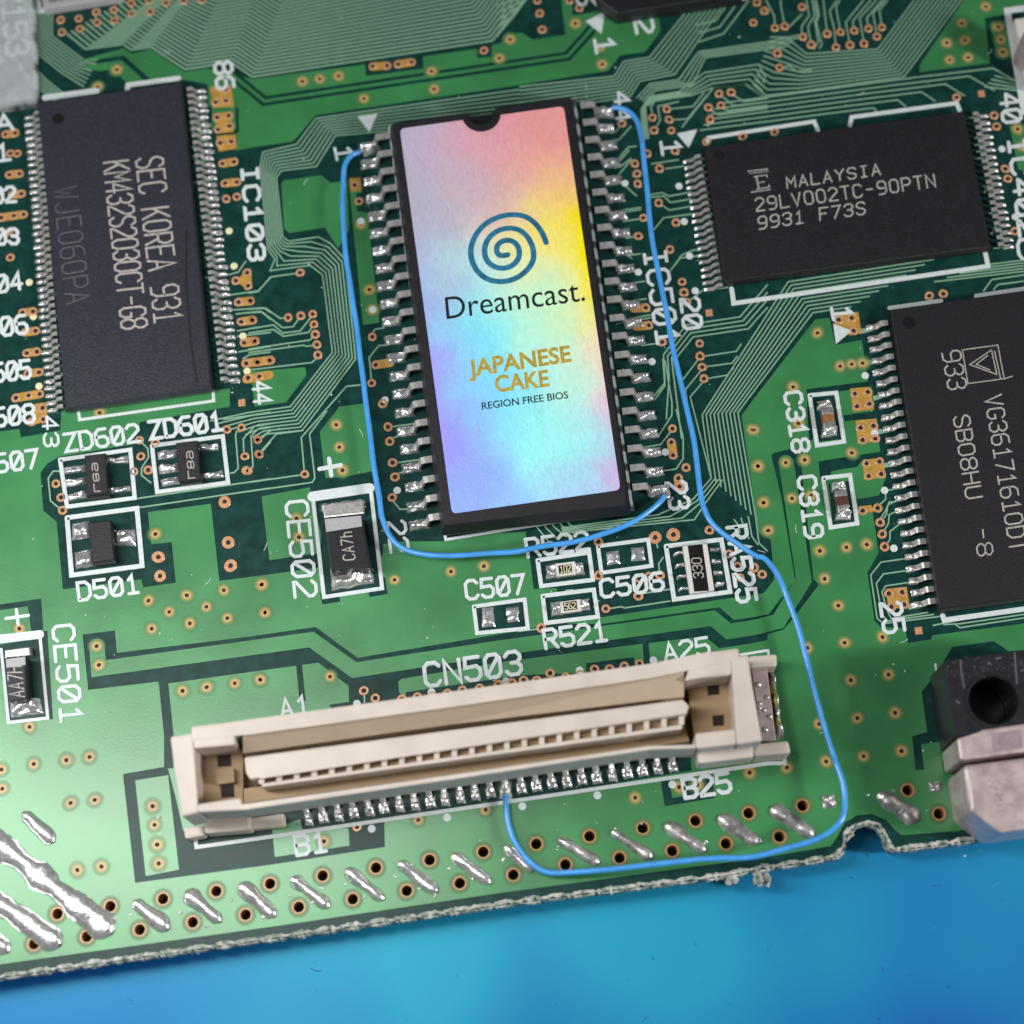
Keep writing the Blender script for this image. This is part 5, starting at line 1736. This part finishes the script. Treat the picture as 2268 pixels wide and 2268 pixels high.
prism('shell_strip', jl("Z3: 420,985 640,950 638,910 1400,800 1400,1065 500,1188 450,1185", ZJ + .15), 0.3, ZJ + .15, M['nickel'], jack, 0.25)
prism('shell', jl("Z3: 478,1240 1400,1120 1400,1790 820,1870 540,1660", ZJ + .15), 0.1, ZJ + .15, M['nickel'], jack, 0.25)
prism('base', jl("Z3: 385,985 1400,840 1400,1810 830,1872 640,1760 430,1600", 0.9), 0.1, 0.9, M['blackplastic'], jack, 0.03)
bm = bmesh.new()
for k in range(46):
    p = jl("Z3: %f,%f" % (rnd.gauss(800, 60), rnd.gauss(1510, 60)) if k < 26 else "Z3: %f,%f" % (rnd.uniform(700, 1040), rnd.uniform(1300, 1800)), ZJ + .15)[0]
    add_ball(bm, (p.x, p.y, ZJ + .148), rnd.uniform(.02, .06), .25, .6)
link('rust_spots', bm, M['rust'], jack)['kind'] = 'stuff'
prism('inset', jl("Z3: 742,945 1015,905 1030,1075 760,1118", ZJ + .16), ZJ, ZJ + .156, M['inset'], jack)
bm = bmesh.new()
for k_, s_ in enumerate(("Z3: 520,1262 545,1640", "Z3: 480,1000 500,1170")):
    add_stroke(bm, jl(s_, ZJ + .15), .03, ZJ + .1, ZJ + .153, caps=False)
link('fold_line', bm, M['inset'], jack)['kind'] = 'stuff'
bm = bmesh.new()
rg = [[bm.verts.new((p.x, p.y, z_)) for p in disc(hc, r_, 36)] for r_, z_ in ((hr_ + .22, ZJ + .002), (hr_ + .2, ZJ + .05), (hr_ + .06, ZJ + .05), (hr_ - .02, ZJ - .1))]
for a, b in zip(rg, rg[1:]):
    for i in range(36):
        bm.faces.new((a[i], a[(i + 1) % 36], b[(i + 1) % 36], b[i]))
link('hole_rim', bm, M['blackplastic'], jack)
bm = bmesh.new()
add_stroke(bm, jl("Z3: 352,1000 375,1170", .5), .42, 0.05, .5)
link('terminal', bm, M['gold'], jack)

# ---- parts cut by the picture's edges
c = mid("P: 95,18 275,-8 262,-90 85,-60", .9)
t = thing('silver_chip', 'silver-grey chip cut off by the top edge, above the upper left memory chip', 'chip', (c.x, c.y, 0))
prism('body', [p - c for p in B("P: 96,20 272,-8 258,-120 80,-90", .9)], 0.1, .9, M['band'], t, 0.12)
prism('lid', [p - c for p in B("P: 108,8 258,-16 246,-110 96,-82", .95)], 0.5, .95, M['tin'], t, 0.1)
c = mid("P: 1322,0 1366,33 1640,-8 1632,-90 1325,-60", 1.6)
t = thing('processor_chip', 'black chip with a cut corner hidden beyond the top edge, right of centre', 'chip', (c.x, c.y, 0))
chip_body([p - c for p in B("P: 1325,-2 1368,28 1642,-14 1628,-110 1310,-60", 1.6)], 1.6, .1, .1, t, M['epoxy'])
c = mid("Z4: 815,262 1200,210 1330,1150 960,1200", 1.2)
t = thing('metal_can_capacitor', 'grey part inside a thick white frame cut off by the upper right edge', 'capacitor', (c.x, c.y, 0))
prism('base', [p - c for p in B("Z4: 815,265 1200,210 1330,1150 970,1190", 1.2)], 0.1, 1.2, M['ceramic'], t, 0.12)
can = B("Z4: 1120,620", 3.2)[0] - c
bm = bmesh.new()
add_rings(bm, [[(p.x, p.y, zz) for p in disc(can, r, 28)] for r, zz in ((1.0, 1.0), (1.0, 3.9), (.95, 4.0), (.85, 4.05))])
link('can', bm, M['nickel'], t)

# clear film at the left edge
fm = mat('clear_film', (0.86, 0.92, 0.95), 0.24, bump=0.8, bump_scale=0.9, bump_dist=0.25)
fb = fm.node_tree.nodes["Principled BSDF"]
fb.inputs['Alpha'].default_value = 0.5
bm = bmesh.new()
q = B("P: -120,-60 78,-60 86,235 -120,262", .5)
g = []
for i in range(15):
    row = []
    for j in range(15):
        u, v = i / 14, j / 14
        p = (q[0] * (1 - u) + q[1] * u) * (1 - v) + (q[3] * (1 - u) + q[2] * u) * v
        row.append(bm.verts.new((p.x, p.y, .28 + .16 * noise.noise(Vector((p.x * .7, p.y * .7, 1))))))
    g.append(row)
for i in range(14):
    for j in range(14):
        bm.faces.new((g[i][j], g[i][j + 1], g[i + 1][j + 1], g[i + 1][j]))
bmesh.ops.solidify(bm, geom=bm.faces[:], thickness=0.04)
o = link('clear_film', bm, fm, smooth=True)
o['label'], o['category'] = 'strip of wrinkled clear film over the board at the upper left edge', 'film'


# ---- blue jumper wires
def tube(name, pts, r, m, parent, sides=12):
    bm = bmesh.new()
    rings = []
    up = Vector((0, 0, 1))
    for i, p in enumerate(pts):
        d = (pts[min(i + 1, len(pts) - 1)] - pts[max(0, i - 1)]).normalized()
        s = d.cross(up).normalized()
        u = s.cross(d)
        rings.append([bm.verts.new(p + s * (r * cos(2 * pi * k / sides)) + u * (r * sin(2 * pi * k / sides))) for k in range(sides)])
    for a, b in zip(rings, rings[1:]):
        for k in range(sides):
            bm.faces.new((a[k], a[(k + 1) % sides], b[(k + 1) % sides], b[k]))
    bm.faces.new(rings[-1])
    bm.faces.new(rings[0][::-1])
    bmesh.ops.recalc_face_normals(bm, faces=bm.faces)
    return link(name, bm, m, parent, smooth=True)


def spline(pts, n=6):
    out = []
    for i in range(len(pts) - 1):
        p0, p1, p2, p3 = pts[max(0, i - 1)], pts[i], pts[i + 1], pts[min(len(pts) - 1, i + 2)]
        for k in range(n):
            t = k / n
            out.append(0.5 * ((2 * p1) + (p2 - p0) * t + (2 * p0 - 5 * p1 + 4 * p2 - p3) * t * t + (3 * p1 - p0 - 3 * p2 + p3) * t ** 3))
    return out + [pts[-1]]


def wire(label, s, heights, tips):
    pp = photo(s)
    n = len(pp)
    pts = []
    for i, p in enumerate(pp):
        x = i / (n - 1) * (len(heights) - 1)
        k = min(int(x), len(heights) - 2)
        zz = heights[k] + (heights[k + 1] - heights[k]) * (x - k)
        v = at(p, zz)
        pts.append(Vector((v.x, v.y, zz)))
    c = pts[0]
    t = thing('jumper_wire', label, 'wire', (c.x, c.y, 0))
    sp = spline(pts)
    for p in sp:
        p += Vector((noise.noise(p * 0.35), noise.noise(p * 0.35 + Vector((9, 0, 0))), 0)) * 0.09
    tube('insulation', [p - Vector((c.x, c.y, 0)) for p in sp], 0.175, M['wire'], t)
    for ts, z0, z1 in tips:
        q = photo(ts)
        tp = []
        for i, p in enumerate(q):
            zz = z0 + (z1 - z0) * i / (len(q) - 1)
            v = at(p, zz)
            tp.append(Vector((v.x - c.x, v.y - c.y, zz)))
        tube('bare_end', spline(tp), 0.12, M['bare'], t, 8)
        e, f = tp[-1], tp[-2]
        d = Vector((e.x - f.x, e.y - f.y)).normalized() * 0.62
        nn = Vector((-d.y, d.x)) * 0.62
        ce = Vector((e.x, e.y)) - d * 0.5
        mound('solder_joint', [ce - d - nn, ce + d - nn, ce + d + nn, ce - d + nn], 0.55, M['solder'], t, rough=0.35, n=10, p=2.5)
    return t


wire('long blue wire from the sticker chip top right leg down to the ivory connector',
     "A2: 822,768 880,774 940,795 985,835 1012,890 1030,980 1042,1080 1060,1240 1080,1420 1102,1640 1122,1780 B2: 1160,200 1205,430 1250,660 1320,970 1390,1290 1436,1600 "
     "C2: 1466,20 1492,110 1530,180 1600,250 1720,335 1840,415 C3: 80,435 150,510 195,590 235,690 300,880 370,1120 440,1400 510,1650 570,1830 D3: 595,80 635,200 655,330 640,440 590,520 500,590 380,640 200,690 0,738 "
     "D2: 1560,750 1300,772 1000,808 700,842 500,856 370,852 290,815 200,730 120,610 80,480 65,360 62,300",
     [0.6, 0.9, 1.5, 1.6, 1.5, 1.4, 1.6, 1.8, 1.4, 1.6, 2.0, 2.2, 2.0, 1.3, 0.8, 0.7, 0.6], [("D2: 62,330 60,270 62,215", .6, .4), ("A2: 840,770 780,785 740,790", .6, .35)])
wire('short blue wire looping round the left and lower sides of the sticker chip',
     "A1: 800,1085 745,1105 705,1145 683,1200 675,1280 672,1450 682,1660 B1: 703,90 730,260 760,480 800,780 840,1080 880,1400 915,1650 945,1870 C1: 960,160 1000,260 1060,340 1140,390 1270,418 1420,425 1580,418 1740,403 1900,388 "
     "C2: 300,355 500,330 640,298 780,252 900,210 1000,165 1090,105 1160,45 1200,-5",
     [0.5, 0.9, 1.2, 1.0, 0.9, 1.0, 1.3, 1.2, 1.2, 1.0, 0.6], [("C2: 1190,5 B2: 1225,1770 1222,1730 1195,1712 1130,1722", .6, .35), ("A1: 790,1088 830,1060 900,1030", .5, .4)])
